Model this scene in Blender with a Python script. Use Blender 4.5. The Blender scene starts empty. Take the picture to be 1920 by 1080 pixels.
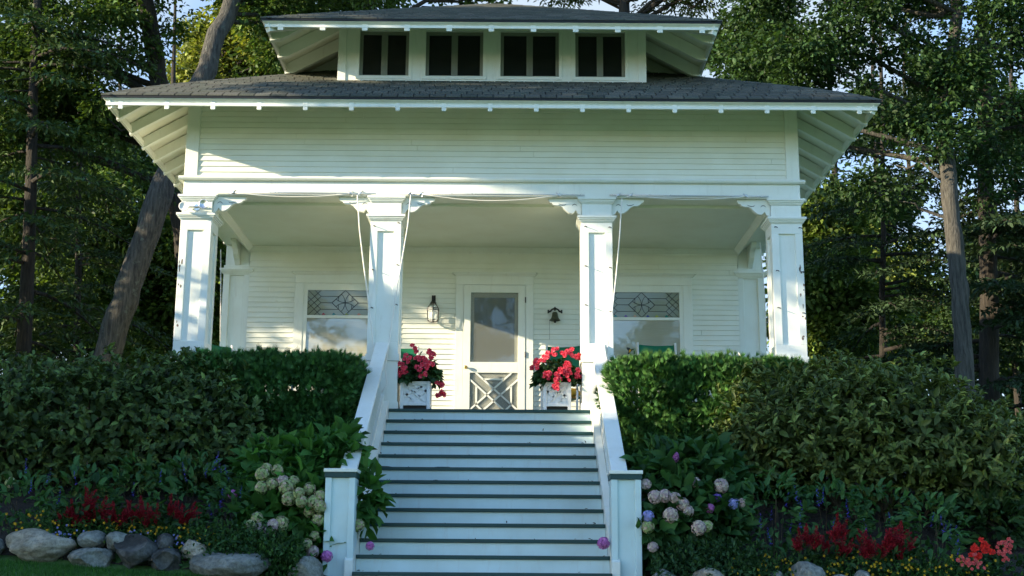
import bpy, math, random
import numpy as np
from mathutils import Vector, Matrix
R = math.radians
random.seed(7)
rng = np.random.default_rng(11)
scene = bpy.context.scene
COL = scene.collection

# ------------------------------------------------------------------ camera
CF, CP, CRO, CY = 2428.9, 0.217843, 0.006885, 0.000571
CLOC = np.array([0.2763, -16.9503, -2.12])
def cam_axes():
    f = np.array([math.sin(CY)*math.cos(CP), math.cos(CY)*math.cos(CP), math.sin(CP)])
    r = np.array([math.cos(CY), -math.sin(CY), 0.0]); u = np.cross(r, f)
    c, s = math.cos(CRO), math.sin(CRO)
    return c*r + s*u, -s*r + c*u, f
CR_, CU_, CFW = cam_axes()
cam = bpy.data.cameras.new("camera"); camo = bpy.data.objects.new("camera", cam); COL.objects.link(camo)
m = Matrix([list(CR_), list(CU_), list(-CFW)]).transposed().to_4x4(); m.translation = Vector(CLOC)
camo.matrix_world = m
cam.sensor_width = 36; cam.lens = CF/1920*36; cam.clip_end = 2000; cam.clip_start = 0.1
scene.camera = camo
def W(px, py, Y):
    """point at depth Y seen at pixel (px,py) of the 1920x1080 photograph"""
    d = CFW + CR_*(px-960)/CF + CU_*(540-py)/CF
    return CLOC + d*((Y-CLOC[1])/d[1])

# ------------------------------------------------------------------ world, sun, exposure
SUN_EL, SUN_AZ = R(16.2), R(70)
w = bpy.data.worlds.new("World"); scene.world = w; w.use_nodes = True
nt = w.node_tree; nt.nodes.clear()
sky = nt.nodes.new("ShaderNodeTexSky"); sky.sky_type = 'NISHITA'; sky.sun_disc = False
sky.sun_elevation = SUN_EL; sky.sun_rotation = R(180) + SUN_AZ
sky.air_density = 1.0; sky.dust_density = 0.3; sky.ozone_density = 4.0
bg = nt.nodes.new("ShaderNodeBackground"); bg.inputs[1].default_value = 0.15
wo = nt.nodes.new("ShaderNodeOutputWorld")
# pale brightening added over the northern half of the sky, behind the cottage
tc = nt.nodes.new("ShaderNodeTexCoord"); sx = nt.nodes.new("ShaderNodeSeparateXYZ"); nt.links.new(tc.outputs['Generated'], sx.inputs[0])
mr = nt.nodes.new("ShaderNodeMapRange"); mr.inputs[1].default_value = .15; mr.inputs[2].default_value = .65; mr.interpolation_type = 'SMOOTHSTEP'
nt.links.new(sx.outputs[1], mr.inputs[0])
cn = nt.nodes.new("ShaderNodeTexNoise"); cn.inputs['Scale'].default_value = 5; cn.inputs['Detail'].default_value = 6; nt.links.new(tc.outputs['Generated'], cn.inputs[0])
m2 = nt.nodes.new("ShaderNodeMapRange"); m2.inputs[1].default_value = .35; m2.inputs[2].default_value = .6; m2.inputs[3].default_value = .25; m2.inputs[4].default_value = .95; nt.links.new(cn.outputs[0], m2.inputs[0])
mm_ = nt.nodes.new("ShaderNodeMath"); mm_.operation = 'MULTIPLY'; nt.links.new(mr.outputs[0], mm_.inputs[0]); nt.links.new(m2.outputs[0], mm_.inputs[1])
mxs = nt.nodes.new("ShaderNodeMix"); mxs.data_type = 'RGBA'; nt.links.new(mm_.outputs[0], mxs.inputs[0]); nt.links.new(sky.outputs[0], mxs.inputs[6]); mxs.inputs[7].default_value = (1.7, 2.05, 2.4, 1)
nt.links.new(mxs.outputs[2], bg.inputs[0]); nt.links.new(bg.outputs[0], wo.inputs[0])
sun = bpy.data.lights.new("sun", 'SUN'); sun.energy = 4.3; sun.angle = R(0.5); sun.color = (1.0, 0.84, 0.60)
suno = bpy.data.objects.new("sun", sun); COL.objects.link(suno)
SUNV = Vector((-math.sin(SUN_AZ)*math.cos(SUN_EL), -math.cos(SUN_AZ)*math.cos(SUN_EL), math.sin(SUN_EL)))
suno.rotation_euler = SUNV.to_track_quat('Z', 'Y').to_euler()
suno.location = SUNV*60
scene.view_settings.view_transform = 'Standard'; scene.view_settings.look = 'None'
scene.view_settings.exposure = 1.5; scene.view_settings.gamma = 1
scene.cycles.max_bounces = 8; scene.cycles.diffuse_bounces = 5; scene.cycles.transparent_max_bounces = 12
scene.cycles.sample_clamp_indirect = 6

# ------------------------------------------------------------------ materials
M = {}
def newmat(name):
    mm = bpy.data.materials.new(name); mm.use_nodes = True
    n = mm.node_tree; p = n.nodes["Principled BSDF"]
    M[name] = mm
    return mm, n, p
def N(n, t, **k):
    a = n.nodes.new(t)
    for kk, v in k.items(): setattr(a, kk, v)
    return a
def coords(n, scale=(1, 1, 1), kind='Object'):
    tc = N(n, "ShaderNodeTexCoord"); mp = N(n, "ShaderNodeMapping"); mp.inputs['Scale'].default_value = scale
    n.links.new(tc.outputs[kind], mp.inputs[0]); return mp.outputs[0]
def noise(n, vec, scale, detail=4, rough=.55):
    t = N(n, "ShaderNodeTexNoise"); t.inputs['Scale'].default_value = scale; t.inputs['Detail'].default_value = detail
    t.inputs['Roughness'].default_value = rough
    n.links.new(vec, t.inputs['Vector']); return t.outputs[0]
def ramp(n, fac, stops):
    r = N(n, "ShaderNodeValToRGB"); e = r.color_ramp.elements
    while len(e) < len(stops): e.new(.5)
    for i, (p, c) in enumerate(stops): e[i].position = p; e[i].color = (*c, 1)
    n.links.new(fac, r.inputs[0]); return r.outputs[0]
def bump(n, p, h, strength, dist=.01):
    b = N(n, "ShaderNodeBump"); b.inputs['Strength'].default_value = strength; b.inputs['Distance'].default_value = dist
    n.links.new(h, b.inputs['Height']); n.links.new(b.outputs[0], p.inputs['Normal'])
def paint(name, c, rough=.45, var=.07, dirt=None):
    mm, n, p = newmat(name)
    v = coords(n); c = np.array(c)
    a = noise(n, v, 2.2, 6)
    lo = tuple(c*(1-var)*np.array([1, .985, .95])); hi = tuple(np.minimum(c*(1+var*.35), .95))
    col = ramp(n, a, [(.3, lo), (.65, hi)])
    if dirt:
        vv = coords(n, (9, 9, 1.4)); s = noise(n, vv, 1.5, 8, .7)
        f = N(n, "ShaderNodeMapRange"); f.inputs[1].default_value = .55; f.inputs[2].default_value = .75
        f.inputs[4].default_value = .45; n.links.new(s, f.inputs[0])
        mx = N(n, "ShaderNodeMix", data_type='RGBA'); n.links.new(f.outputs[0], mx.inputs[0])
        n.links.new(col, mx.inputs[6]); mx.inputs[7].default_value = (*dirt, 1); col = mx.outputs[2]
    n.links.new(col, p.inputs['Base Color'])
    p.inputs['Roughness'].default_value = rough; p.inputs['Specular IOR Level'].default_value = .35
    bump(n, p, noise(n, coords(n, (40, 40, 40)), 1.0, 3), .12, .004)
    return mm
paint('siding_paint', (.80, .82, .74), .5, .06)
paint('trim_paint', (.80, .83, .77), .42, .05, dirt=(.60, .60, .53))
paint('column_paint', (.82, .85, .79), .42, .06, dirt=(.62, .58, .48))
paint('ceiling_paint', (.74, .79, .69), .5, .05)
paint('soffit_paint', (.80, .81, .70), .5, .08)
paint('shaded_stair_paint', (.60, .75, .76), .4, .1, dirt=(.50, .50, .45))  # white paint tinted blue for the sky-lit shade on the stairs
paint('green_paint', (.014, .056, .056), .4, .2, dirt=(.03, .06, .055))
paint('porch_floor_paint', (.05, .075, .07), .35, .2)
paint('planter_paint', (.82, .83, .82), .4, .04)
paint('canvas_green', (.01, .17, .085), .75, .2)
paint('chair_frame_paint', (.8, .8, .76), .4, .05)
paint('yellow_cloth', (.75, .38, .03), .8, .15)
paint('black_iron', (.018, .018, .017), .45, .3)
paint('bell_bronze', (.06, .065, .035), .5, .4)
paint('drip_edge_black', (.012, .012, .013), .5, .2)
paint('frame_grey', (.22, .235, .20), .5, .1)
paint('weathered_wood', (.20, .15, .11), .8, .3)
paint('rope_white', (.8, .79, .74), .7, .05)
paint('hinge_metal', (.06, .055, .05), .5, .2)
def metal(name, c, rough):
    mm, n, p = newmat(name); p.inputs['Metallic'].default_value = 1; p.inputs['Base Color'].default_value = (*c, 1)
    r = ramp(n, noise(n, coords(n), 30, 3), [(.3, (rough*.7,)*3), (.7, (rough*1.3,)*3)]); n.links.new(r, p.inputs['Roughness'])
metal('aluminium', (.7, .7, .7), .35); metal('brass', (.75, .5, .16), .25)
def glassy(name, c, rough=.02, spec=1.0, wav=.0):
    mm, n, p = newmat(name)
    cc = np.array(c)
    n.links.new(ramp(n, noise(n, coords(n, (1, 1, 30)), 4, 2), [(.35, tuple(cc*.92)), (.7, tuple(cc))]), p.inputs['Base Color'])
    p.inputs['Roughness'].default_value = rough
    p.inputs['Specular IOR Level'].default_value = spec
    bump(n, p, noise(n, coords(n), 3.0, 2), .06, .02)
glassy('blind_behind_glass', (.42, .41, .32), .03, 1.0); M['blind_behind_glass'].node_tree.nodes['Principled BSDF'].inputs['IOR'].default_value = 1.7
glassy('leaded_glass', (.27, .29, .21), .04, 1.0); M['leaded_glass'].node_tree.nodes['Principled BSDF'].inputs['IOR'].default_value = 1.4
glassy('door_glass', (.16, .195, .21), .02, 1.0); M['door_glass'].node_tree.nodes["Principled BSDF"].inputs['IOR'].default_value = 2.3
glassy('dormer_glass', (.012, .015, .012), .12, .4)
def clear_glass():
    mm, n, p = newmat('lantern_glass')
    p.inputs['Base Color'].default_value = (.75, .82, .8, 1); p.inputs['Roughness'].default_value = .05
    t = N(n, "ShaderNodeBsdfTransparent"); mx = N(n, "ShaderNodeMixShader"); mx.inputs[0].default_value = .3
    n.links.new(t.outputs[0], mx.inputs[1]); n.links.new(p.outputs[0], mx.inputs[2])
    n.links.new(mx.outputs[0], n.nodes["Material Output"].inputs[0])
clear_glass()
def screenmat():
    mm, n, p = newmat('insect_screen')
    p.inputs['Base Color'].default_value = (.20, .215, .19, 1); p.inputs['Roughness'].default_value = .7
    t = N(n, "ShaderNodeBsdfTransparent"); mx = N(n, "ShaderNodeMixShader"); mx.inputs[0].default_value = .33
    n.links.new(t.outputs[0], mx.inputs[1]); n.links.new(p.outputs[0], mx.inputs[2])
    n.links.new(mx.outputs[0], n.nodes["Material Output"].inputs[0])
screenmat()
def attr(n):
    a = N(n, "ShaderNodeAttribute"); a.attribute_name = 'col'; return a.outputs['Color']
def leafmat(name, trans=.3, rough=.45, spec=.35):
    mm, n, p = newmat(name)
    c = attr(n); n.links.new(c, p.inputs['Base Color']); p.inputs['Roughness'].default_value = rough
    p.inputs['Specular IOR Level'].default_value = spec
    t = N(n, "ShaderNodeBsdfTranslucent")
    g = N(n, "ShaderNodeMix", data_type='RGBA', blend_type='MULTIPLY'); g.inputs[0].default_value = 1
    n.links.new(c, g.inputs[6]); g.inputs[7].default_value = (1.25, 1.3, .5, 1); n.links.new(g.outputs[2], t.inputs[0])
    mx = N(n, "ShaderNodeMixShader"); mx.inputs[0].default_value = trans
    n.links.new(p.outputs[0], mx.inputs[1]); n.links.new(t.outputs[0], mx.inputs[2])
    n.links.new(mx.outputs[0], n.nodes["Material Output"].inputs[0])
leafmat('leaf', .3, .55, .2); leafmat('glossy_leaf', .2, .5, .25); leafmat('needle', .15, .6, .2)
def petalmat():
    mm, n, p = newmat('petal')
    n.links.new(attr(n), p.inputs['Base Color']); p.inputs['Roughness'].default_value = .6
    p.inputs['Specular IOR Level'].default_value = .2
petalmat()
def barkmat(name, a, b, lichen=None):
    mm, n, p = newmat(name)
    f = noise(n, coords(n, (26, 26, 2.6)), 1.0, 8, .65)
    col = ramp(n, f, [(.35, a), (.62, b)])
    if lichen:
        l = noise(n, coords(n), 5, 6, .7); r = ramp(n, l, [(.58, (0, 0, 0)), (.66, (.7, .7, .7))])
        mx = N(n, "ShaderNodeMix", data_type='RGBA'); n.links.new(r, mx.inputs[0]); n.links.new(col, mx.inputs[6]); mx.inputs[7].default_value = (*lichen, 1); col = mx.outputs[2]
    n.links.new(col, p.inputs['Base Color']); p.inputs['Roughness'].default_value = .9
    bump(n, p, f, .9, .06)
barkmat('bark_grey', (.022, .021, .017), (.095, .09, .074), (.13, .155, .12))
barkmat('bark_dark', (.012, .010, .007), (.045, .036, .025))
barkmat('bark_tan', (.028, .026, .021), (.105, .098, .08))
barkmat('stem_brown', (.03, .022, .012), (.08, .06, .03))
def stonemat(name, a, b, c):
    mm, n, p = newmat(name)
    v = coords(n); big = noise(n, v, 2.5, 5); sp = noise(n, v, 110, 3, .8)
    col = ramp(n, big, [(.3, a), (.5, b), (.68, c)])
    s = ramp(n, noise(n, v, 22, 9, .75), [(.32, (.42,)*3), (.5, (1,)*3), (.68, (1.45,)*3)])
    mx = N(n, "ShaderNodeMix", data_type='RGBA', blend_type='MULTIPLY'); mx.inputs[0].default_value = 1
    n.links.new(col, mx.inputs[6]); n.links.new(s, mx.inputs[7]); n.links.new(mx.outputs[2], p.inputs['Base Color'])
    p.inputs['Roughness'].default_value = .85
    bump(n, p, noise(n, v, 16, 10, .75), 1.0, .05)
stonemat('granite_tan', (.22, .20, .14), (.36, .32, .24), (.46, .42, .33))
stonemat('granite_grey', (.12, .13, .115), (.22, .23, .20), (.31, .32, .28))
stonemat('stone_dark', (.022, .022, .02), (.045, .046, .042), (.16, .16, .145))
def groundmat(name, a, b, sc=6):
    mm, n, p = newmat(name); v = coords(n)
    n.links.new(ramp(n, noise(n, v, sc, 10, .7), [(.35, a), (.65, b)]), p.inputs['Base Color']); p.inputs['Roughness'].default_value = .95
    bump(n, p, noise(n, v, 30, 6), .8, .04)
groundmat('lawn_ground', (.04, .11, .022), (.08, .17, .035)); groundmat('soil', (.012, .009, .006), (.035, .026, .017), 12)
def shinglemat():
    mm, n, p = newmat('asphalt_shingle')
    v = coords(n); s = ramp(n, noise(n, v, 160, 3, .8), [(.3, (.6,)*3), (.7, (1.4,)*3)])
    mx = N(n, "ShaderNodeMix", data_type='RGBA', blend_type='MULTIPLY'); mx.inputs[0].default_value = 1
    n.links.new(attr(n), mx.inputs[6]); n.links.new(s, mx.inputs[7]); n.links.new(mx.outputs[2], p.inputs['Base Color'])
    p.inputs['Roughness'].default_value = .9
    bump(n, p, noise(n, v, 120, 4), .5, .006)
shinglemat()

# ------------------------------------------------------------------ helpers
def link(o, parent=None):
    COL.objects.link(o)
    if parent is not None: o.parent = parent
    return o
def tag(o, label=None, cat=None, group=None, kind=None):
    if label: o['label'] = label
    if cat: o['category'] = cat
    if group: o['group'] = group
    if kind: o['kind'] = kind
    return o
def empty(name, loc=(0, 0, 0), label=None, cat=None, group=None):
    o = bpy.data.objects.new(name, None); o.location = loc; o.empty_display_size = .2
    return tag(link(o), label, cat, group)
def dup(o, parent=None):
    c = o.copy(); COL.objects.link(c)
    if parent is not None: c.parent = parent
    for ch in list(o.children): dup(ch, c)
    return c
def mesh_np(name, V, F, mat, parent=None, col=None, smooth=False, loc=None):
    """V (n,3), F list of equal-length index arrays"""
    me = bpy.data.meshes.new(name); V = np.asarray(V, np.float32)
    me.vertices.add(len(V)); me.vertices.foreach_set('co', V.ravel())
    Fs = [np.asarray(f, np.int32) for f in F if len(f)]
    idx = np.concatenate([f.ravel() for f in Fs]); tot = np.concatenate([np.full(len(f), f.shape[1], np.int32) for f in Fs])
    me.loops.add(len(idx)); me.loops.foreach_set('vertex_index', idx)
    me.polygons.add(len(tot)); st = np.zeros(len(tot), np.int32); st[1:] = np.cumsum(tot)[:-1]
    me.polygons.foreach_set('loop_start', st); me.polygons.foreach_set('loop_total', tot)
    if smooth: me.polygons.foreach_set('use_smooth', np.ones(len(tot), bool))
    me.update(calc_edges=True)
    if col is not None:
        a = me.color_attributes.new('col', 'FLOAT_COLOR', 'POINT')
        c4 = np.ones((len(V), 4), np.float32); c4[:, :3] = col; a.data.foreach_set('color', c4.ravel())
    me.materials.append(M[mat] if isinstance(mat, str) else mat)
    o = bpy.data.objects.new(name, me)
    if loc is not None: o.location = loc
    return link(o, parent)
class MB:
    def __init__(s): s.v = []; s.f = []
    def add(s, vs, fs):
        b = len(s.v); s.v += [tuple(map(float, v)) for v in vs]; s.f += [tuple(b+i for i in f) for f in fs]; return s
    def box(s, x0, x1, y0, y1, z0, z1):
        return s.add([(x0, y0, z0), (x1, y0, z0), (x1, y1, z0), (x0, y1, z0), (x0, y0, z1), (x1, y0, z1), (x1, y1, z1), (x0, y1, z1)],
                     [(0, 3, 2, 1), (4, 5, 6, 7), (0, 1, 5, 4), (1, 2, 6, 5), (2, 3, 7, 6), (3, 0, 4, 7)])
    def bar(s, a, b, w, h, up=(0, 0, 1)):
        a = Vector(a); b = Vector(b); d = (b-a).normalized(); u = Vector(up); r = d.cross(u)
        if r.length < 1e-4: r = d.cross(Vector((1, 0, 0)))
        r.normalize(); u = r.cross(d).normalized(); r = r*w/2; u = u*h/2
        return s.add([a-r-u, a+r-u, a+r+u, a-r+u, b-r-u, b+r-u, b+r+u, b-r+u],
                     [(0, 1, 2, 3), (7, 6, 5, 4), (0, 4, 5, 1), (1, 5, 6, 2), (2, 6, 7, 3), (3, 7, 4, 0)])
    def prism(s, pts, axis, a0, a1):
        """closed 2D outline extruded along axis; pts are the other two coordinates in order"""
        n = len(pts)
        def p3(p, a): return {'x': (a, p[0], p[1]), 'y': (p[0], a, p[1]), 'z': (p[0], p[1], a)}[axis]
        vs = [p3(p, a0) for p in pts]+[p3(p, a1) for p in pts]
        fs = [(i, (i+1) % n, n+(i+1) % n, n+i) for i in range(n)]+[tuple(range(n-1, -1, -1)), tuple(range(n, 2*n))]
        return s.add(vs, fs)
    def tube(s, pts, rad, n=8, cap=True):
        pts = [Vector(p) for p in pts]; k = len(pts)
        if not hasattr(rad, '__len__'): rad = [rad]*k
        vs = []; fs = []; prev = None
        for i, p in enumerate(pts):
            d = (pts[min(i+1, k-1)]-pts[max(i-1, 0)]).normalized()
            r = d.cross(Vector((0, 0, 1))) if prev is None else prev-d*prev.dot(d)
            if r.length < 1e-4: r = d.cross(Vector((0, 1, 0)))
            r.normalize(); prev = r; u = r.cross(d)
            for j in range(n):
                a = 2*math.pi*j/n; vs.append(p+(r*math.cos(a)+u*math.sin(a))*rad[i])
        for i in range(k-1):
            for j in range(n): fs.append((i*n+j, (i+1)*n+j, (i+1)*n+(j+1) % n, i*n+(j+1) % n))
        if cap: fs += [tuple(range(n)), tuple(range(k*n-1, (k-1)*n-1, -1))]
        return s.add(vs, fs)
    def lathe(s, prof, n=16, c=(0, 0, 0), axis='z'):
        vs = []; fs = []
        for r, z in prof:
            for j in range(n):
                a = 2*math.pi*j/n; q = (r*math.cos(a), r*math.sin(a), z)
                if axis == 'y': q = (q[0], q[2], q[1])
                vs.append((q[0]+c[0], q[1]+c[1], q[2]+c[2]))
        for i in range(len(prof)-1):
            for j in range(n): fs.append((i*n+j, i*n+(j+1) % n, (i+1)*n+(j+1) % n, (i+1)*n+j))
        return s.add(vs, fs)
    def build(s, name, mat, parent=None, smooth=False, bevel=0, col=None):
        me = bpy.data.meshes.new(name); me.from_pydata(s.v, [], s.f)
        me.materials.append(M[mat])
        if smooth: me.polygons.foreach_set('use_smooth', [True]*len(me.polygons))
        if col is not None:
            a = me.color_attributes.new('col', 'FLOAT_COLOR', 'POINT'); c4 = np.ones((len(s.v), 4), np.float32); c4[:, :3] = col; a.data.foreach_set('color', c4.ravel())
        me.validate(); me.update()
        o = bpy.data.objects.new(name, me); link(o, parent)
        if bevel:
            b = o.modifiers.new('bevel', 'BEVEL'); b.width = bevel; b.segments = 2; b.limit_method = 'ANGLE'; b.angle_limit = R(50)
        return o
def box(name, mat, parent, *d, bevel=.004): return MB().box(*d).build(name, mat, parent, bevel=bevel)

# ------------------------------------------------------------------ leaves
def unit(a): return a/np.maximum(np.linalg.norm(a, axis=1, keepdims=True), 1e-9)
RHOMB = (np.array([[0, 0, 0], [.45, .5, .12], [1, 0, -.05], [.45, -.5, .12]]), [np.array([[0, 3, 2]]), np.array([[0, 2, 1]])])
HEX = (np.array([[0, 0, 0], [.3, .42, .14], [.68, .38, .10], [1.0, 0, -.14], [.68, -.38, .10], [.3, -.42, .14], [.5, 0, .0]]),
       [np.array([[0, 6, 2, 1]]), np.array([[6, 3, 2, 2]])[:, :3], np.array([[0, 5, 4, 6]]), np.array([[6, 4, 3]])])
SLIV = (np.array([[0, .5, 0], [0, -.5, 0], [1, 0, 0]]), [np.array([[0, 1, 2]])])
STRIP = (np.array([[0, .25, 0], [0, -.25, 0], [.5, -.5, .06], [1, 0, -.05], [.5, .5, .06]]), [np.array([[0, 1, 2, 4]]), np.array([[2, 3, 4]])])
def leaves(C, D, Nn, L, Wd, tmpl, col):
    """C centres, D tip directions, Nn up-normals, L lengths, Wd widths, col (n,3). returns V,F,col"""
    T, Fs = tmpl; D = unit(D); S = unit(np.cross(Nn, D)); U = np.cross(D, S); n = len(C)
    L = np.broadcast_to(L, (n,)); Wd = np.broadcast_to(Wd, (n,))
    V = (C[:, None]+D[:, None]*(T[None, :, :1]*L[:, None, None])+S[:, None]*(T[None, :, 1:2]*Wd[:, None, None])+U[:, None]*(T[None, :, 2:]*L[:, None, None]))
    k = len(T); off = (np.arange(n)*k)[:, None]
    F = [(off[:, :, None]+f[None]).reshape(-1, f.shape[1]) for f in Fs]
    return V.reshape(-1, 3), F, np.repeat(col, k, axis=0)
def join(parts):
    V = []; F = []; C = []; b = 0
    for v, f, c in parts:
        V.append(v); C.append(c); F += [x+b for x in f]; b += len(v)
    return np.concatenate(V), F, np.concatenate(C)
def colvar(n, base, var=.35, yellow=.25):
    base = np.array(base); k = np.exp(rng.normal(0, var, n))[:, None]
    c = base*k; y = rng.random(n)[:, None]*yellow
    return np.clip(c*(1-y)+y*c*np.array([1.9, 1.35, .6]), .003, .6)
def rdir(n): return unit(rng.normal(size=(n, 3)))

# ------------------------------------------------------------------ terrain
def smooth(a, b, t):
    t = np.clip((t-a)/(b-a), 0, 1); return t*t*(3-2*t)
def gz(x, y):
    x = np.asarray(x, float); y = np.asarray(y, float)
    base = -2.30-.065*np.clip(x, -14, 0)-.02*np.clip(x, 0, 14)
    front = base-.13*np.clip(-3.75-y, 0, 13.5)
    path = smooth(1.5, 2.1, np.abs(x)); base = base-.28*(1-path)
    bed = smooth(-3.95, -3.45, y)*.30*path
    back = smooth(-3.4, -.3, y)*(-.85-(base+.30*path))
    return front+np.where(y > -3.95, bed, 0)+np.where(y > -3.4, back, 0)
def grid(xs, ys):
    X, Y = np.meshgrid(xs, ys); V = np.stack([X, Y, gz(X, Y)], -1).reshape(-1, 3); nx = len(xs); ny = len(ys)
    i = (np.arange(ny-1)[:, None]*nx+np.arange(nx-1)[None]).ravel()
    return V, [np.stack([i, i+1, i+nx+1, i+nx], 1)]
gx = np.concatenate([[-400, -150, -60], np.linspace(-30, -8, 12), np.linspace(-7.5, 7.5, 61), np.linspace(8, 30, 12), [60, 150, 400]])
gy = np.concatenate([[-400, -150, -60], np.linspace(-40, -8, 17), np.linspace(-7.5, 1, 69), np.linspace(2, 40, 12), [80, 200, 600]])
V, F = grid(gx, gy); V[:, 2] -= .06*(np.abs(V[:, 1]+3) > 200)
tag(mesh_np('lawn', V, F, 'lawn_ground', smooth=True), 'mown green lawn sloping up to the cottage garden', kind='structure')
V, F = grid(np.linspace(-16, 16, 161), np.linspace(-3.86, .3, 40)); V[:, 2] += .012
V[:, 2] += rng.normal(0, .012, len(V))
tag(mesh_np('planting_bed', V, F, 'soil', smooth=True), 'dark soil of the garden bed', kind='structure')

# ================================================================== COTTAGE
house = empty('cottage', (0, 3, 0), 'white clapboard cottage with columned front porch, long stairs and shingled hip roof', 'house')
HO = house.location.copy()
def hp(name, mb_or, mat, parent=None, **k):
    o = mb_or.build(name, mat, None, **k); o.parent = parent or house
    base = HO if (parent is None or parent is house) else None
    o.matrix_parent_inverse = Matrix.Identity(4)
    if base is not None: o.location = -base
    return o
# every part mesh is in world coordinates: parts of the house are offset by -HO, sub-parts sit at 0 under their part
def part(name, mat, mb, **k): return hp(name, mb, mat, None, **k)
def sub(name, mat, mb, par, **k):
    o = mb.build(name, mat, None, **k); o.parent = par; return o
def clapboards(x0, x1, z0, z1, y, expo=.08, lip=.017):
    mb = MB(); z = z0
    while z < z1-.01:
        t = min(z+expo, z1); cuts = [x0]+sorted(random.uniform(x0, x1) for _ in range(random.choice((1, 2, 2, 3))))+[x1]
        for a, b in zip(cuts[:-1], cuts[1:]):
            j0, j1 = random.uniform(-.002, .002), random.uniform(-.002, .002); e = .0015
            mb.add([(a+e, y-lip+j0, z), (b-e, y-lip+j1, z), (b-e, y-.001, t), (a+e, y-.001, t), (a+e, y, z), (b-e, y, z)], [(0, 1, 2, 3), (0, 4, 5, 1)])
        z = t
    return mb
def clap_side(x, s, y0, y1, z0, z1, expo=.08, lip=.012):
    mb = MB(); z = z0
    while z < z1-.01:
        t = min(z+expo, z1)
        mb.add([(x+s*lip, y0, z), (x+s*lip, y1, z), (x, y1, t), (x, y0, t), (x, y0, z), (x, y1, z)], [(0, 1, 2, 3), (0, 4, 5, 1)]); z = t
    return mb
WX = 4.23; YB = 2.80; YEND = 11.2
# ---- walls
mb = clapboards(-4.05, 4.05, 3.19, 4.30, .13)
part('upper_wall', 'siding_paint', mb)
for s in (-1, 1):
    part('corner_board', 'trim_paint', MB().box(min(s*4.05, s*WX), max(s*4.05, s*WX), .10, .28, 3.19, 4.32), bevel=.004)
mb = MB()
for s in (-1, 1):
    q = clap_side(s*4.215, s, .28, YEND, 3.19, 4.32); mb.add(q.v, q.f)
    q = clap_side(s*4.215, s, YB+.45, YEND, -.3, 3.19); mb.add(q.v, q.f)
mb.add([(-WX, YEND, -.8), (WX, YEND, -.8), (WX, YEND, 4.5), (-WX, YEND, 4.5)], [(0, 3, 2, 1)])
part('side_wall', 'siding_paint', mb)
part('back_wall', 'siding_paint', clapboards(-3.82, 3.82, 0, 2.82, YB))
# frieze beam around the porch
mb = MB()
mb.box(-4.225, 4.225, .09, .44, 2.925, 3.13)
for s in (-1, 1): mb.box(min(s*3.84, s*4.225), max(s*3.84, s*4.225), .44, YB+.4, 2.925, 3.13)
part('beam', 'trim_paint', mb, bevel=.006)
mb = MB()
prof = [(.09, 3.13), (.045, 3.135), (.03, 3.155), (.03, 3.172), (.05, 3.19), (.13, 3.19), (.13, 3.13)]
mb.prism([(p[0], p[1]) for p in prof], 'x', -4.29, 4.29)
for s in (-1, 1):
    mb.prism([(s*(4.225+.09-p[0]), p[1]) for p in prof], 'y', .09, YEND)
part('frieze_ledge', 'trim_paint', mb)
# ceiling + crown
mb = MB().box(-3.84, 3.84, .44, YB+.02, 2.885, 2.93)
x = -3.84
part('porch_ceiling', 'ceiling_paint', mb)
mb = MB()
cp = [(0, 0), (-.075, 0), (-.075, -.018), (-.05, -.045), (-.02, -.075), (-.02, -.095), (0, -.095)]
mb.prism([(YB-.012+p[0], 2.884+p[1]) for p in cp], 'x', -3.83, 3.83)
for s in (-1, 1): mb.prism([(s*(3.838+p[0]), 2.884+p[1]) for p in cp], 'y', .45, YB-.09)
part('crown_moulding', 'trim_paint', mb)
part('frieze_board', 'siding_paint', MB().box(-3.82, 3.82, YB-.022, YB, 2.66, 2.80), bevel=.003)
part('porch_floor', 'porch_floor_paint', MB().box(-4.23, 4.23, .03, YB+.1, -.05, 0), bevel=.006)
part('porch_skirt', 'trim_paint', MB().box(-4.2, 4.2, .1, .2, -1.2, -.052).box(-4.2, -4.1, .2, YB, -1.2, -.052).box(4.1, 4.2, .2, YB, -1.2, -.052))
part('foundation', 'trim_paint', MB().box(-4.2, 4.2, YB+.15, YEND-.02, -1.2, -.06))
# ---- columns
def col_shape(xc, yc, h=.21):
    mb = MB(); x0, x1, y0, y1 = xc-h, xc+h, yc-h, yc+h
    PZ0, PZ1, st, dp = .90, 2.43, .10, .03
    # recessed panels on four faces made from four stiles/rails round a core
    mb.box(x0+dp, x1-dp, y0+dp, y1-dp, 0, 2.59)
    mb.box(x0, x1, y0, y1, 0, .645); mb.box(x0, x1, y0, y1, .74, PZ0); mb.box(x0, x1, y0, y1, PZ1, 2.59)
    for a in (0, 1):
        for b in (0, 1):
            xa = x0 if a == 0 else x1-st; ya = y0 if b == 0 else y1-st
            mb.box(xa, xa+st, ya, ya+st, PZ0, PZ1)
    mb.box(xc-h+.02, xc+h-.02, yc-h+.02, yc+h-.02, .645, .74)
    return mb
def cap_shape(xc, yc, zb, h=.21):
    mb = MB()
    for (o, z0, z1) in ((.012, zb, zb+.014), (.026, zb+.014, zb+.032), (.04, zb+.032, zb+.052), (.055, zb+.052, zb+.085)):
        mb.box(xc-h-o, xc+h+o, yc-h-o, yc+h+o, z0, z1)
    return mb
COLS = [-4.02, -1.435, 1.435, 4.02]
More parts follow.
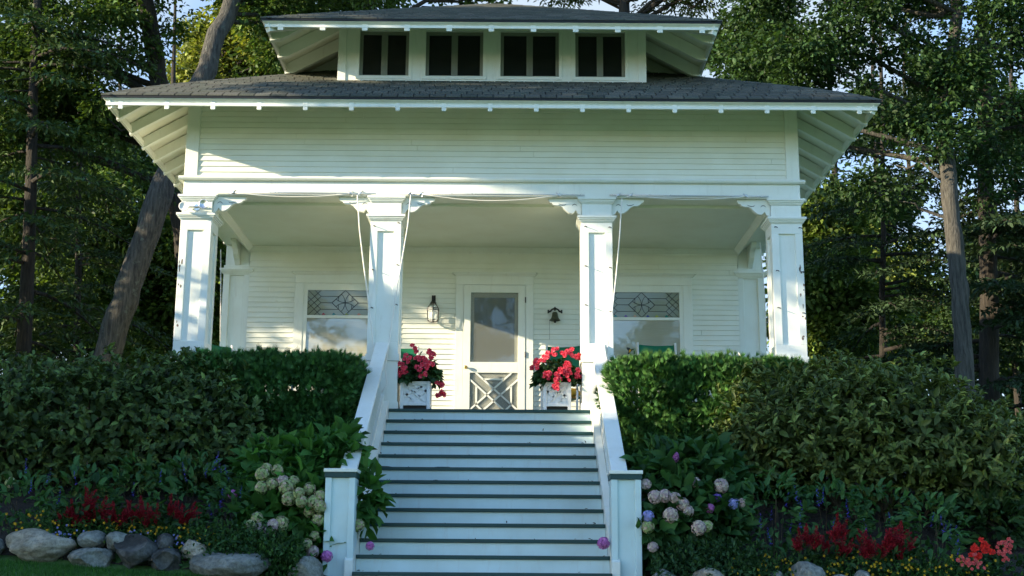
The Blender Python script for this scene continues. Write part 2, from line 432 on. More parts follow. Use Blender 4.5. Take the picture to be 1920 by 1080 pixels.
for ci, xc in enumerate(COLS):
    c = part('column', 'column_paint', col_shape(xc, .29), bevel=.004)
    sub('capital', 'column_paint', cap_shape(xc, .29, 2.575), c, bevel=.002)
    sub('neck', 'column_paint', MB().box(xc-.205, xc+.205, .085, .495, 2.661, 2.835), c, bevel=.003)
    sub('abacus', 'column_paint', cap_shape(xc, .29, 2.836, .205), c, bevel=.002)
    sub('rail_band', 'column_paint', MB().box(xc-.225, xc+.225, .065, .515, .646, .739), c, bevel=.004)
    sub('base', 'column_paint', MB().box(xc-.226, xc+.226, .064, .516, .002, .10), c, bevel=.004)
    # little iron hooks down both edges of the shaft
    if ci:
        for sx in (-1, 1):
            for hz in (2.50, 1.92, 1.38):
                hx = xc+sx*.165; hz2 = hz+random.uniform(-.05, .05)
                sub('hook', 'hinge_metal', MB().tube([(hx, .082, hz2), (hx, .05, hz2), (hx+.018, .025, hz2-.012), (hx+.03, .028, hz2-.02)], .006, 6), c)
    for k in range({0: 8, 3: 13}.get(ci, 0)):       # flaked paint on the weathered outer edges
        zz = random.uniform(.95, 2.0); e = -1 if ci == 0 else 1
        hx = xc+e*random.uniform(.15, .2); w_ = random.uniform(.008, .02); hh = random.uniform(.015, .06)
        pts = [(hx+w_*math.cos(a)*random.uniform(.5, 1), zz+hh*math.sin(a)*random.uniform(.5, 1)) for a in np.linspace(0, 2*math.pi, 8)[:-1]]
        sub('paint_chip', 'weathered_wood', MB().prism(pts, 'y', .0785, .0805), c)
for s in (-1, 1):
    xc = s*4.02
    c = part('pilaster', 'column_paint', col_shape(xc, 3.02), bevel=.004)
    sub('capital', 'column_paint', cap_shape(xc, 3.02, 2.45), c, bevel=.002)
    sub('neck', 'column_paint', MB().box(xc-.19, xc+.19, 2.83, 3.2, 2.536, 2.924), c, bevel=.003)
# ---- scroll brackets
def bracket(xe, s, y0=.13, y1=.20):
    pr = [(0, 0), (.44, 0), (.445, -.03), (.425, -.06), (.40, -.062), (.385, -.085), (.34, -.10), (.295, -.10), (.25, -.125), (.215, -.165), (.17, -.20), (.12, -.21),
          (.09, -.19), (.075, -.165), (.062, -.185), (.045, -.215), (.0, -.235)]
    return MB().prism([(xe+s*p[0], 2.922+p[1]) for p in pr], 'y', y0, y1)
def slit(xe, s, y=.1285):
    mb = MB()
    a = [(.20, -.075), (.23, -.088), (.27, -.085), (.31, -.072), (.30, -.084), (.26, -.102), (.22, -.098)]
    b = [(.05, -.11), (.065, -.083), (.09, -.073), (.115, -.083), (.13, -.11), (.11, -.094), (.09, -.087), (.068, -.094)]
    for q in (a, b): mb.prism([(xe+s*p[0], 2.922+p[1]) for p in q], 'y', y, y+.004)
    return mb
for xe, s in ((-3.81, 1), (-1.645, -1), (-1.225, 1), (1.225, -1), (1.645, 1), (3.81, -1)):
    b = part('bracket', 'trim_paint', bracket(xe, s), bevel=.003)
    sub('scroll_cut', 'frame_grey', slit(xe, s), b)
for s in (-1, 1):
    pr = [(0, 0), (-.40, 0), (-.40, -.03), (-.37, -.07), (-.30, -.09), (-.24, -.12), (-.19, -.2), (-.13, -.24), (-.08, -.26), (0, -.33)]
    part('bracket', 'trim_paint', MB().prism([(2.82+p[0], 2.922+p[1]) for p in pr], 'x', min(s*3.98, s*4.06), max(s*3.98, s*4.06)), bevel=.003)
# ---- porch railing between columns
for a, b in ((-3.81, -1.645), (1.645, 3.81)):
    mb = MB(); mb.box(a, b, .24, .34, .67, .735); mb.box(a, b, .25, .33, .08, .14)
    x = a+.06
    while x < b: mb.box(x-.012, x+.012, .278, .302, .14, .67); x += .11
    part('porch_railing', 'trim_paint', mb)
for s in (-1, 1):
    mb = MB(); mb.box(min(s*3.97, s*4.07), max(s*3.97, s*4.07), .5, YB, .67, .735)
    y = .6
    while y < YB: mb.box(s*4.02-.012, s*4.02+.012, y-.012, y+.012, .05, .67); y += .11
    part('porch_railing', 'trim_paint', mb)

# ---- roofs
def roof_z(prof, d): return float(np.interp(d, [p[0] for p in prof], [p[1] for p in prof]))
def ringpts(hx, y0, y1, d, z, xo=0): return [(xo-hx+d, y0+d, z), (xo+hx-d, y0+d, z), (xo+hx-d, y1-d, z), (xo-hx+d, y1-d, z)]
def sweep(mb, hx, y0, y1, prof, xo=0):
    """prof: closed list of (offset outward, z) swept round the eave rectangle"""
    n = len(prof); vs = []
    for o, z in prof: vs += ringpts(hx, y0, y1, -o, z, xo)
    fs = []
    for i in range(n):
        j = (i+1) % n
        for k in range(4):
            l = (k+1) % 4; fs.append((i*4+k, i*4+l, j*4+l, j*4+k))
    mb.add(vs, fs)
def shingle_roof(name, parent, hx, y0, y1, prof, dmax, course=.15, xo=0, sag=0):
    V = []; F = []; C = []
    d = -.02
    ci = 0
    while d < dmax-.01:
        d2 = min(d+course, dmax)
        za, zb = roof_z(prof, max(d, 0))-(.012 if d < 0 else 0)+.015, roof_z(prof, d2)+.004
        A = ringpts(hx, y0, y1, d, za, xo); B = ringpts(hx, y0, y1, d2, zb, xo)
        for k in range(4):
            a, b = np.array(A[k]), np.array(A[(k+1) % 4]); e, f = np.array(B[k]), np.array(B[(k+1) % 4])
            L = np.linalg.norm(b-a)
            if L < .05: continue
            tabw = .21 if k != 2 else 3.0
            u = (b-a)/L; start = (ci % 2)*.105+(ci % 5)*.02+random.uniform(-.02, .02)
            cuts = [0]+[t for t in np.arange(start-.3, L, tabw) if t > .02]+[L]
            ia = np.dot(e-a, u); ib = np.dot(f-a, u)          # hip limits on the upper edge
            for c0, c1 in zip(cuts[:-1], cuts[1:]):
                g = .0065
                l0, l1 = c0+(g if c0 > 0 else 0), c1-(g if c1 < L else 0)
                t0, t1 = min(max(l0, ia), ib), min(max(l1, ia), ib)
                up = (e-a)-u*ia
                lift = random.uniform(-.001, .0015)*(ci > 0)
                p = [a+u*l0, a+u*l1, a+up+u*t1, a+up+u*t0]
                p[0] = p[0]+np.array([0, 0, lift]); p[1] = p[1]+np.array([0, 0, lift])
                lo = [q-np.array([0, 0, .018]) for q in p[:2]]
                base = len(V); V += p+lo
                F += [(base, base+1, base+2, base+3), (base+4, base+5, base+1, base)]
                t = random.random(); k_ = random.uniform(.75, 1.25)
                cc = np.array([.056, .064, .048])*(1-t)+np.array([.085, .085, .068])*t
                C += [cc*k_]*6
        d = d2; ci += 1
    V = np.array(V); o = mesh_np(name, V, [np.array(F)], 'asphalt_shingle', parent, col=np.array(C))
    return o
MAIN = [(0, 4.035), (.25, 4.20), (.6, 4.40), (1.1, 4.665), (2.04, 5.145), (5.13, 6.75)]
DORM = [(0, 5.27), (.6, 5.60), (3.1, 6.93)]
EH, EY0, EY1 = 5.13, -.80, 12.1
DX, DH, DYW, DO = -.02, 2.195, .42, .93
def main_roof():
    o = shingle_roof('roof', house, EH, EY0, EY1, MAIN, 5.10); o.location = -HO
    # deck under the shingles
    mb = MB(); ds = [0, .25, .6, 1.1, 2.04, 5.1]
    vs = []
    for d in ds: vs += ringpts(EH, EY0, EY1, d, roof_z(MAIN, d)-.03)
    fs = []
    for i in range(len(ds)-1):
        for k in range(4): l = (k+1) % 4; fs.append((i*4+k, (i+1)*4+k, (i+1)*4+l, i*4+l))
    mb.add(vs, fs); sub('soffit', 'soffit_paint', mb, o)
    sub('underlay', 'drip_edge_black', MB().add([(v[0], v[1], v[2]+.018) for v in vs], fs), o)
    # hip caps
    for s in (-1, 1):
        mb = MB()
        for i in range(26):
            d = .02+i*.19; p = Vector((s*(EH-d), EY0+d, roof_z(MAIN, d)+.014)); q = Vector((s*(EH-d-.24), EY0+d+.24, roof_z(MAIN, d+.24)+.008))
            t = (q-p).normalized(); sd = t.cross(Vector((0, 0, 1))).normalized()*.11; dn = Vector((0, 0, -.055))
            mb.add([p, q, q+sd+dn, p+sd+dn, q-sd+dn, p-sd+dn, p-Vector((0, 0, .012))], [(0, 1, 2, 3), (0, 5, 4, 1), (0, 3, 6), (0, 6, 5)])
        sub('hip_cap', 'asphalt_shingle', mb, o, col=(.06, .066, .052))
    mb = MB(); sweep(mb, EH, EY0, EY1, [(.012, 3.99), (.012, 4.03), (-.03, 4.03), (-.03, 3.99)]); sub('drip_edge', 'drip_edge_black', mb, o)
    mb = MB(); sweep(mb, EH, EY0, EY1, [(.0, 3.989), (-.004, 3.98), (-.032, 3.965), (-.05, 3.945), (-.05, 3.94), (-.034, 3.937), (-.034, 3.899), (-.07, 3.899), (-.07, 3.989)])
    sub('fascia', 'trim_paint', mb, o, bevel=.002)
    def rafter(p_out, p_in, w_=.075, h=.15):
        # p_out/p_in: points on the deck underside
        mb = MB(); a = Vector(p_out); b = Vector(p_in); a.z -= .035+h/2; b.z -= .035+h/2
        mb.bar(a, b, w_, h); return mb
    xs = [i*.61-.02 for i in range(-8, 9)]
    for x in xs:
        if abs(x) > 5.0: continue
        y_in = .14 if abs(x) < 4.2 else EY0+(EH-abs(x))
        d1 = y_in-EY0
        mb = MB()
        z0, z1 = roof_z(MAIN, .05)-.035, roof_z(MAIN, d1)-.035
        mb.prism([(EY0+.05, z0), (y_in, z1), (y_in, z1-.14), (EY0+.18, roof_z(MAIN, .18)-.035-.14), (EY0+.04, 3.85), (EY0+.035, 3.93)], 'x', x-.03, x+.03)
        sub('rafter', 'trim_paint', mb, o, bevel=.003)
    for s in (-1, 1):
        ys = [EY0+.9+i*.61-.35 for i in range(0, 18)]
        for y in ys:
            x_in = 4.2 if y > .1 else EH-(y-EY0)
            d1 = EH-x_in; z0, z1 = roof_z(MAIN, .05)-.035, roof_z(MAIN, d1)-.035
            mb = MB(); mb.prism([(s*(EH-.05), z0), (s*x_in, z1), (s*x_in, z1-.17), (s*(EH-.18), roof_z(MAIN, .18)-.035-.17), (s*(EH-.04), 3.86), (s*(EH-.035), 3.93)], 'y', y-.04, y+.04)
            sub('rafter', 'trim_paint', mb, o, bevel=.003)
        a = Vector((s*(EH-.06), EY0+.06, roof_z(MAIN, .06)-.13)); b = Vector((s*4.2, EY0+.93, roof_z(MAIN, .93)-.13))
        sub('hip_rafter', 'trim_paint', MB().bar(a, b, .09, .17), o, bevel=.003)
main_roof()
# ---- dormer tier
def dormer():
    y0 = DYW; hx = DH; DY1 = 9.0
    x0, x1 = DX-hx, DX+hx
    wins = [(-1.917, -1.212), (-.97, -.15), (.10, .934), (1.169, 1.88)]
    ZB, ZT, WB, WT = 4.64, 5.72, 4.81, 5.50
    mb = MB()
    mb.box(x0, x1, y0, y0+.14, ZB, WB); mb.box(x0, x1, y0, y0+.14, WT, ZT)
    xs = [x0]+[v for w_ in wins for v in w_]+[x1]
    for a, b in zip(xs[0::2], xs[1::2]): mb.box(a, b, y0, y0+.14, WB, WT)
    for s, xx in ((-1, x0), (1, x1)): mb.box(min(xx, xx-s*.14), max(xx, xx-s*.14), y0+.14, DY1-.9, 4.6, ZT)
    d = part('dormer', 'trim_paint', mb)
    # casing boards with fine shadow lines
    for a, b in wins:
        mb = MB(); t = .05; yy = y0-.012
        mb.box(a-t, b+t, yy, y0, WB-t, WB); mb.box(a-t, a, yy, y0, WB, WT+t); mb.box(b, b+t, yy, y0, WB, WT+t); mb.box(a, b, yy, y0, WT, WT+t)
        sub('window_casing', 'trim_paint', mb, d, bevel=.003)
    sub('corner_trim', 'trim_paint', MB().box(x0-.005, x0+.11, y0-.016, y0, ZB-.01, ZT).box(x1-.11, x1+.005, y0-.016, y0, ZB-.01, ZT).box(x0+.11, x1-.11, y0-.016, y0, ZB-.01, ZB+.06), d, bevel=.003)
    o = shingle_roof('dormer_roof', d, DH+DO, y0-DO, DY1, DORM, 3.1, xo=DX)
    mb = MB(); vs = []; ds = [0, .6, 3.1]
    for q in ds: vs += ringpts(DH+DO, y0-DO, DY1, q, roof_z(DORM, q)-.03, DX)
    mb.add(vs, [(i*4+k, (i+1)*4+k, (i+1)*4+(k+1) % 4, i*4+(k+1) % 4) for i in range(2) for k in range(4)])
    sub('soffit', 'soffit_paint', mb, d)
    sub('underlay', 'drip_edge_black', MB().add([(v[0], v[1], v[2]+.018) for v in vs], [(i*4+k, (i+1)*4+k, (i+1)*4+(k+1) % 4, i*4+(k+1) % 4) for i in range(2) for k in range(4)]), d)
    mb = MB(); sweep(mb, DH+DO, y0-DO, DY1, [(.012, 5.225), (.012, 5.262), (-.03, 5.262), (-.03, 5.225)], DX); sub('drip_edge', 'drip_edge_black', mb, d)
    mb = MB(); sweep(mb, DH+DO, y0-DO, DY1, [(.0, 5.224), (-.004, 5.216), (-.032, 5.202), (-.05, 5.19), (-.05, 5.186), (-.034, 5.184), (-.034, 5.148), (-.07, 5.148), (-.07, 5.224)], DX); sub('fascia', 'trim_paint', mb, d, bevel=.002)
    for s in (-1, 1):
        mb = MB()
        for i in range(15):
            q = .02+i*.19; p = Vector((DX+s*(DH+DO-q), y0-DO+q, roof_z(DORM, q)+.014)); r = Vector((DX+s*(DH+DO-q-.24), y0-DO+q+.24, roof_z(DORM, q+.24)+.008))
            t = (r-p).normalized(); sd = t.cross(Vector((0, 0, 1))).normalized()*.11; dn = Vector((0, 0, -.055))
            mb.add([p, r, r+sd+dn, p+sd+dn, r-sd+dn, p-sd+dn], [(0, 1, 2, 3), (0, 5, 4, 1)])
        sub('hip_cap', 'asphalt_shingle', mb, d, col=(.06, .066, .052))
    E = DH+DO; EY = y0-DO
    for i in range(-5, 6):
        x = i*.575+DX
        if abs(x-DX) > E-.08: continue
        y_in = y0 if abs(x-DX) < DH else EY+(E-abs(x-DX)); d1 = y_in-EY
        mb = MB().prism([(EY+.05, roof_z(DORM, .05)-.035), (y_in, roof_z(DORM, d1)-.035), (y_in, roof_z(DORM, d1)-.165), (EY+.18, roof_z(DORM, .18)-.17), (EY+.04, 5.106), (EY+.035, 5.18)], 'x', x-.038, x+.038)
        sub('rafter', 'trim_paint', mb, d, bevel=.003)
    for s in (-1, 1):
        for i in range(0, 12):
            y = EY+.46+i*.61
            x_in = DH if y > y0 else E-(y-EY); d1 = E-x_in
            z0, z1 = roof_z(DORM, .05)-.035, roof_z(DORM, d1)-.035
            mb = MB().prism([(DX+s*(E-.05), z0), (DX+s*x_in, z1), (DX+s*x_in, z1-.2), (DX+s*(E-.18), roof_z(DORM, .18)-.035-.2), (DX+s*(E-.04), 5.11), (DX+s*(E-.035), 5.18)], 'y', y-.045, y+.045)
            sub('rafter', 'trim_paint', mb, d, bevel=.003)
        a = Vector((DX+s*(E-.06), EY+.06, roof_z(DORM, .06)-.13)); b = Vector((DX+s*DH, y0, roof_z(DORM, DO)-.13))
        sub('hip_rafter', 'trim_paint', MB().bar(a, b, .09, .17), d, bevel=.003)
    for a, b in wins:
        mb = MB(); f = .045; ya, yb = y0+.045, y0+.085
        mid = (a+b)/2
        mb.box(a, b, ya, yb, WT-f, WT).box(a, b, ya, yb, WB, WB+.03).box(a, a+f, ya, yb, WB+.03, WT-f).box(b-f, b, ya, yb, WB+.03, WT-f).box(mid-.045, mid+.045, ya+.004, yb, WB+.03, WT-f)
        mb.box(mid-.003, mid+.003, ya-.002, ya+.004, WB+.03, WT-f)
        wd = part('dormer_window', 'frame_grey', mb, bevel=.003)
        sub('pane', 'dormer_glass', MB().box(a+f, mid-.045, y0+.07, y0+.076, WB+.03, WT-f), wd)
        sub('pane', 'dormer_glass', MB().box(mid+.045, b-f, y0+.07, y0+.076, WB+.03, WT-f), wd)
dormer()

# ---- ground-floor windows, door
def big_window(cx, withbird):
    g, gt = .585, 2.19
    y = YB-.014
    mb = MB(); ci = g+.04; co = g+.20
    mb.box(cx-co, cx-ci-.02, y-.035, y, .25, 2.30); mb.box(cx+ci+.02, cx+co, y-.035, y, .25, 2.30)
    mb.box(cx-co, cx+co, y-.04, y, 2.30, 2.43)
    mb.box(cx-co-.02, cx+co+.02, y-.052, y, 2.43, 2.448).box(cx-co-.04, cx+co+.04, y-.072, y, 2.448, 2.468).box(cx-co-.058, cx+co+.058, y-.09, y, 2.468, 2.485)
    mb.box(cx-co-.04, cx+co+.04, y-.08, y, .21, .25)
    wd = part('window', 'trim_paint', mb, bevel=.003)
    mb = MB(); yf = y-.028
    mb.box(cx-ci-.02, cx-g, yf, y, .25, 2.30).box(cx+g, cx+ci+.02, yf, y, .25, 2.30).box(cx-g, cx+g, yf, y, gt, 2.30).box(cx-g, cx+g, yf-.006, y, 1.745, 1.79).box(cx-g, cx+g, yf, y, .25, .32)
    sub('sash', 'trim_paint', mb, wd, bevel=.003)
    sub('blind_pane', 'blind_behind_glass', MB().box(cx-g, cx+g, y-.012, y-.004, .32, 1.745), wd)
    sub('leaded_pane', 'leaded_glass', MB().box(cx-g, cx+g, y-.012, y-.004, 1.79, gt), wd)
    mb = MB(); zc = (1.79+gt)/2; k = .2/135; kx = g/395; yy = y-.014
    def ln(pts, w_=.007):
        for a, b in zip(pts[:-1], pts[1:]): mb.bar((cx+a[0]*kx, yy, zc+a[1]*k), (cx+b[0]*kx, yy, zc+b[1]*k), .006, w_, (0, 0, 1) if abs(a[0]-b[0]) > 1 else (1, 0, 0))
    ln([(0, 134), (138, 0), (0, -134), (-138, 0), (0, 134)], .009)
    for s in (-1, 1):
        ln([(s*138, 0), (s*255, 0)]); ln([(s*66, 70), (s*255, 70)]); ln([(s*66, -70), (s*255, -70)])
        for a, b in (((255, 134), (395, 0)), ((255, 67), (322, 134)), ((255, 67), (395, -67)), ((255, 0), (390, 134)), ((255, 0), (390, -134)), ((255, -67), (395, 67)), ((255, -67), (322, -134)), ((255, -134), (395, 0))):
            ln([(s*a[0], a[1]), (s*b[0], b[1])])
        for t in (-1, 1):
            ln([(0, 0), (s*8, t*40), (s*22, t*72), (s*42, t*93)]); ln([(0, 0), (s*40, t*8), (s*72, t*20), (s*95, t*40)])
            ln([(s*70, t*20), (s*70, t*66)])
    sub('leading', 'black_iron', mb, wd)
big_window(-2.305, 0); big_window(2.305, 1)
def door():
    cx = .018; y = YB-.014; hw = .478; top = 2.285
    mb = MB(); ci, co = hw+.005, hw+.125
    mb.box(cx-co, cx-ci, y-.035, y, .0, 2.29).box(cx+ci, cx+co, y-.035, y, .0, 2.29).box(cx-co, cx+co, y-.04, y, 2.29, 2.43)
    mb.box(cx-co-.02, cx+co+.02, y-.052, y, 2.43, 2.448).box(cx-co-.04, cx+co+.04, y-.072, y, 2.448, 2.468).box(cx-co-.06, cx+co+.06, y-.09, y, 2.468, 2.487)
    part('door_casing', 'trim_paint', mb, bevel=.003)
    l, r = cx-hw, cx+hw; ya, yb = y-.044, y-.006; pl, pr = cx-.368, cx+.368
    mb = MB()
    mb.box(l, pl, ya, yb, .02, top).box(pr, r, ya, yb, .02, top).box(pl, pr, ya, yb, 2.165, top).box(pl, pr, ya, yb, .905, 1.07).box(pl, pr, ya, yb, .02, .08)
    dr = part('screen_door', 'trim_paint', mb, bevel=.003)
    sub('insect_screen', 'insect_screen', MB().box(pl, pr, y-.024, y-.023, 1.07, 2.165).box(pl, pr, y-.024, y-.023, .08, .905), dr)
    # inner door seen through the mesh
    a = .055
    sub('inner_door', 'siding_paint', MB().box(pl, pr, y-.012, y-.003, .02, 1.07).box(pl, pl+a, y-.012, y-.003, 1.07, 2.165).box(pr-a, pr, y-.012, y-.003, 1.07, 2.165).box(pl+a, pr-a, y-.012, y-.003, 2.09, 2.165), dr)
    sub('door_glass', 'door_glass', MB().box(pl+a, pr-a, y-.009, y-.004, 1.07, 2.09), dr)
    mb = MB(); k = (pr-pl)/455
    def q(p): return (pl+(p[0]-762)*k, y-.030, .905-(p[1]-300)*k)
    for a_, b_ in (((818, 300), (1217, 655)), ((1157, 300), (762, 655)), ((890, 362), (1085, 362)), ((762, 364), (1150, 712)), ((1217, 364), (828, 712)), ((824, 425), (824, 605)), ((1154, 425), (1154, 605)), ((824, 605), (940, 712)), ((1154, 605), (1040, 712))):
        p0, p1 = q(a_), q(b_); mb.bar(p0, p1, .012, .026, (0, 0, 1) if a_[0] != b_[0] else (1, 0, 0))
    sub('lattice', 'trim_paint', mb, dr)
    sub('door_knob', 'brass', MB().lathe([(.0, -.06), (.018, -.058), (.027, -.045), (.027, -.035), (.015, -.022), (.01, -.01), (.024, -.006), (.024, 0)], 16, (l+.045, ya, .985), 'y'), dr, smooth=True)
    for z in (2.05, 1.19, .2): sub('hinge', 'hinge_metal', MB().box(r-.006, r+.012, ya-.008, ya+.004, z-.045, z+.045), dr)
door()

# ---- stairs
ST, SR, SW = .2882, .175, 1.326
st = empty('staircase'); st.parent = house; st.location = -HO; st.matrix_parent_inverse = Matrix.Identity(4)
for s in (-1, 1):   # closed stringer boards carrying the steps
    pts = [(.05, .11), (-3.42, -1.985), (-3.42, -2.5), (-3.2, -2.5), (.05, -.55)]
    sub('stringer', 'trim_paint', MB().prism(pts, 'x', min(s*SW, s*(SW+.085)), max(s*SW, s*(SW+.085))), st, bevel=.004)
for k in range(0, 14):
    y = -k*ST; z = -k*SR
    mb = MB().box(-SW+.002, SW-.002, y, y+ST+.03 if k else .029, z-.04, z)
    sub('tread', 'green_paint', mb, st, bevel=.006)
    sub('riser', 'shaded_stair_paint', MB().box(-SW+.004, SW-.004, y+.028, y+.045, z-SR+.0005, z-.0405), st)
for s in (-1, 1):
    xr = s*1.437
    def sl(y, z0): return z0+.607*y
    # wide sloping handrail
    mb = MB().prism([(.07, sl(.07, .85)), (.07, sl(.07, .80)), (-3.12, sl(-3.12, .80)), (-3.12, sl(-3.12, .85))], 'x', xr-.088, xr+.088)
    sub('handrail', 'trim_paint', mb, st, bevel=.006)
    sub('under_rail', 'trim_paint', MB().prism([(.07, sl(.07, .80)), (.07, sl(.07, .74)), (-3.1, sl(-3.1, .74)), (-3.1, sl(-3.1, .80))], 'x', xr-.045, xr+.045), st)
    sub('bottom_rail', 'trim_paint', MB().prism([(.05, sl(.05, .17)), (.05, sl(.05, .09)), (-3.1, sl(-3.1, .09)), (-3.1, sl(-3.1, .17))], 'x', xr-.025, xr+.045), st)
    y = -.06
    while y > -3.05:
        sub('baluster', 'trim_paint', MB().box(xr-.012, xr+.012, y-.012, y+.012, sl(y, .15), sl(y, .76)), st); y -= .105
    xc = s*1.483
    npost = sub('newel_post', 'shaded_stair_paint', MB().box(xc-.13, xc+.13, -3.365, -3.105, -2.6, -1.145).box(xc-.155, xc-.09, -3.39, -3.08, -2.6, -1.146).box(xc+.09, xc+.155, -3.39, -3.08, -2.6, -1.146), st, bevel=.005)
    sub('newel_collar', 'green_paint', MB().box(xc-.165, xc+.165, -3.40, -3.07, -1.145, -1.09), st, bevel=.004)
    sub('newel_cap', 'trim_paint', MB().box(xc-.175, xc+.175, -3.41, -3.06, -1.0899, -1.052), st, bevel=.006)

n = 60; kk = rng.integers(1, 13, n); C = np.stack([np.where(rng.random(n) < .6, rng.choice([-1, 1], n)*(1.30-np.abs(rng.normal(0, .12, n))), rng.uniform(-1.2, 1.2, n)), -kk*ST+.01+rng.uniform(0, .03, n), -kk*SR+.003], 1)
Vl = leaves(C, rng.normal(size=(n, 3))*np.array([1, 1, .25])+np.array([0, 0, .12]), rng.normal(0, .3, (n, 3))+np.array([0, 0, 1]), rng.uniform(.02, .05, n), .018, HEX, colvar(n, (.06, .045, .02), .4, .2))
tag(mesh_np('leaf_litter', Vl[0], Vl[1], 'leaf', col=Vl[2]), 'scraps of dry leaves lying on the stair treads', kind='stuff')
# ================================================================== small things on the porch
# lantern
lx, ly = -.93, YB-.13
lan = empty('wall_lantern', (lx, YB-.02, 1.68), 'black hexagonal glass lantern hanging on the wall left of the door', 'lantern')
def at_local(mb, o):
    L = o.location; mb.v = [(v[0]-L.x, v[1]-L.y, v[2]-L.z) for v in mb.v]; return mb
def hexring(r, z, a0=R(30)): return [(lx+r*math.cos(a0+R(60)*i), ly+r*math.sin(a0+R(60)*i), z) for i in range(6)]
mb = MB()
rings = [(.06, 1.68), (.088, 1.70), (.10, 1.86), (.10, 1.885), (.055, 1.955), (.03, 1.985)]
for (r1, z1), (r2, z2) in zip(rings[:-1], rings[1:]):
    A, B = hexring(r1, z1), hexring(r2, z2)
    for i in range(6): mb.bar(A[i], B[i], .008, .008)
for r, z in rings[:5]:
    A = hexring(r, z)
    for i in range(6): mb.bar(A[i], A[(i+1) % 6], .010, .010)
mb.lathe([(.0, 2.03), (.02, 2.02), (.03, 2.0), (.05, 1.985), (.02, 1.975), (0, 1.97)], 12, (lx, ly, 0))
mb.tube([(lx, ly, 2.02), (lx, ly, 2.05), (lx, ly+.01, 2.085), (lx, ly+.05, 2.10), (lx, ly+.11, 2.06)], .008, 8)
mb.box(lx-.03, lx+.03, YB-.026, YB-.012, 2.0, 2.12)
at_local(mb, lan).build('frame', 'black_iron', lan)
mb = MB()
for (r1, z1), (r2, z2) in zip(rings[1:4], rings[2:5]):
    A, B = hexring(r1-.004, z1), hexring(r2-.004, z2)
    for i in range(6): mb.add([A[i], A[(i+1) % 6], B[(i+1) % 6], B[i]], [(0, 1, 2, 3)])
at_local(mb, lan).build('glass', 'lantern_glass', lan)
at_local(MB().lathe([(0, 1.70), (.018, 1.70), (.02, 1.76), (.034, 1.79), (.036, 1.83), (.02, 1.86), (0, 1.865)], 12, (lx, ly, 0)), lan).build('bulb', 'planter_paint', lan, smooth=True)
# bell
bx, by = .955, YB-.10
bell = empty('wall_bell', (bx, YB-.02, 1.80), 'small bronze bell under a black iron yoke right of the door', 'bell')
mb = MB().lathe([(0, 1.855), (.03, 1.853), (.042, 1.835), (.048, 1.79), (.06, 1.755), (.082, 1.728), (.084, 1.72), (.07, 1.725), (0, 1.75)], 20, (bx, by, 0)); at_local(mb, bell).build('bell_cup', 'bell_bronze', bell, smooth=True)
mb = MB().tube([(bx-.10, by, 1.855), (bx-.07, by, 1.865), (bx-.045, by, 1.895), (bx, by, 1.912), (bx+.045, by, 1.895), (bx+.07, by, 1.865), (bx+.10, by, 1.855)], [.014, .016, .013, .016, .013, .016, .014], 8)
mb.box(bx-.012, bx+.012, by, YB-.012, 1.89, 1.935).box(bx-.115, bx-.09, by-.012, by+.012, 1.835, 1.885).box(bx+.09, bx+.115, by-.012, by+.012, 1.835, 1.885)
at_local(mb, bell).build('yoke', 'black_iron', bell)
at_local(MB().lathe([(0, 1.68), (.016, 1.69), (.02, 1.70), (.014, 1.712), (.008, 1.75)], 10, (bx, by, 0)), bell).build('clapper', 'black_iron', bell)
at_local(MB().tube([(bx-.085, by, 1.73), (bx-.085, by, 1.42)], .002, 4), bell).build('pull_string', 'hinge_metal', bell)
# flood lights on the first column
fl = empty('flood_light', (-4.02, .085, 2.745), 'twin headed flood light on the neck of the leftmost column', 'flood light')
at_local(MB().lathe([(0, -.02), (.045, -.018), (.05, 0)], 14, (-4.02, .085, 2.745), 'y').tube([(-4.15, .05, 2.74), (-4.02, .06, 2.745), (-3.92, .05, 2.76)], .012, 8), fl).build('mount', 'aluminium', fl)
for nm, x, z, mt in (('lamp_head', -3.90, 2.755, 'aluminium'), ('lamp_head', -4.165, 2.725, 'planter_paint')):
    a = at_local(MB().lathe([(0, -.07), (.03, -.072), (.058, -.085), (.068, -.09), (.066, -.07), (.05, -.03), (.03, .0), (0, .01)], 18, (x, .03, z), 'y'), fl).build(nm, mt, fl, smooth=True)
# glass birds on the window rails
def bird(px, cx_side, x, colr, word):
    mm = bpy.data.materials.get('glass_'+word) or None
    if mm is None: glassy('glass_'+word, colr, .1, .6)
    z = 1.791; y = YB-.049
    mb = MB().prism([(x-.026, z+.004), (x-.008, z), (x+.012, z+.002), (x+.03, z+.016), (x+.014, z+.018), (x+.004, z+.034), (x-.010, z+.036), (x-.016, z+.026), (x-.03, z+.018)], 'y', y, y+.008)
    return mb.build('glass_bird', 'glass_'+word)
gb = 'coloured glass birds on the window rails'
for x, c_, wd_, side in ((-2.63, (.35, .05, .05), 'red', 'left'), (-2.47, (.02, .16, .16), 'teal', 'left'), (-2.27, (.22, .26, .06), 'olive', 'left'), (-2.08, (.5, .2, .12), 'coral', 'left'),
                      (1.90, (.02, .2, .17), 'teal2', 'right'), (2.06, (.16, .08, .24), 'purple', 'right'), (2.2, (.5, .3, .18), 'peach', 'right'), (2.40, (.06, .07, .26), 'blue', 'right'), (2.54, (.35, .4, .08), 'lime', 'right'), (2.69, (.02, .2, .15), 'green', 'right')):
    cw = {'teal2': 'dark turquoise'}.get(wd_, wd_)
    tag(bird(0, 0, x, c_, wd_), f'{cw} glass bird standing on the rail of the {side} window', 'ornament', gb)
mb = MB(); x, z, y = W(1184, 655, 2.62)[0], W(1184, 655, 2.62)[2], YB-.03
mb.prism([(x-.06, z+.06), (x-.015, z+.05), (x, z+.03), (x+.07, z+.035), (x+.02, z+.005), (x-.03, z-.05), (x-.045, z-.045), (x-.03, z), (x-.06, z+.03)], 'y', y, y+.006)
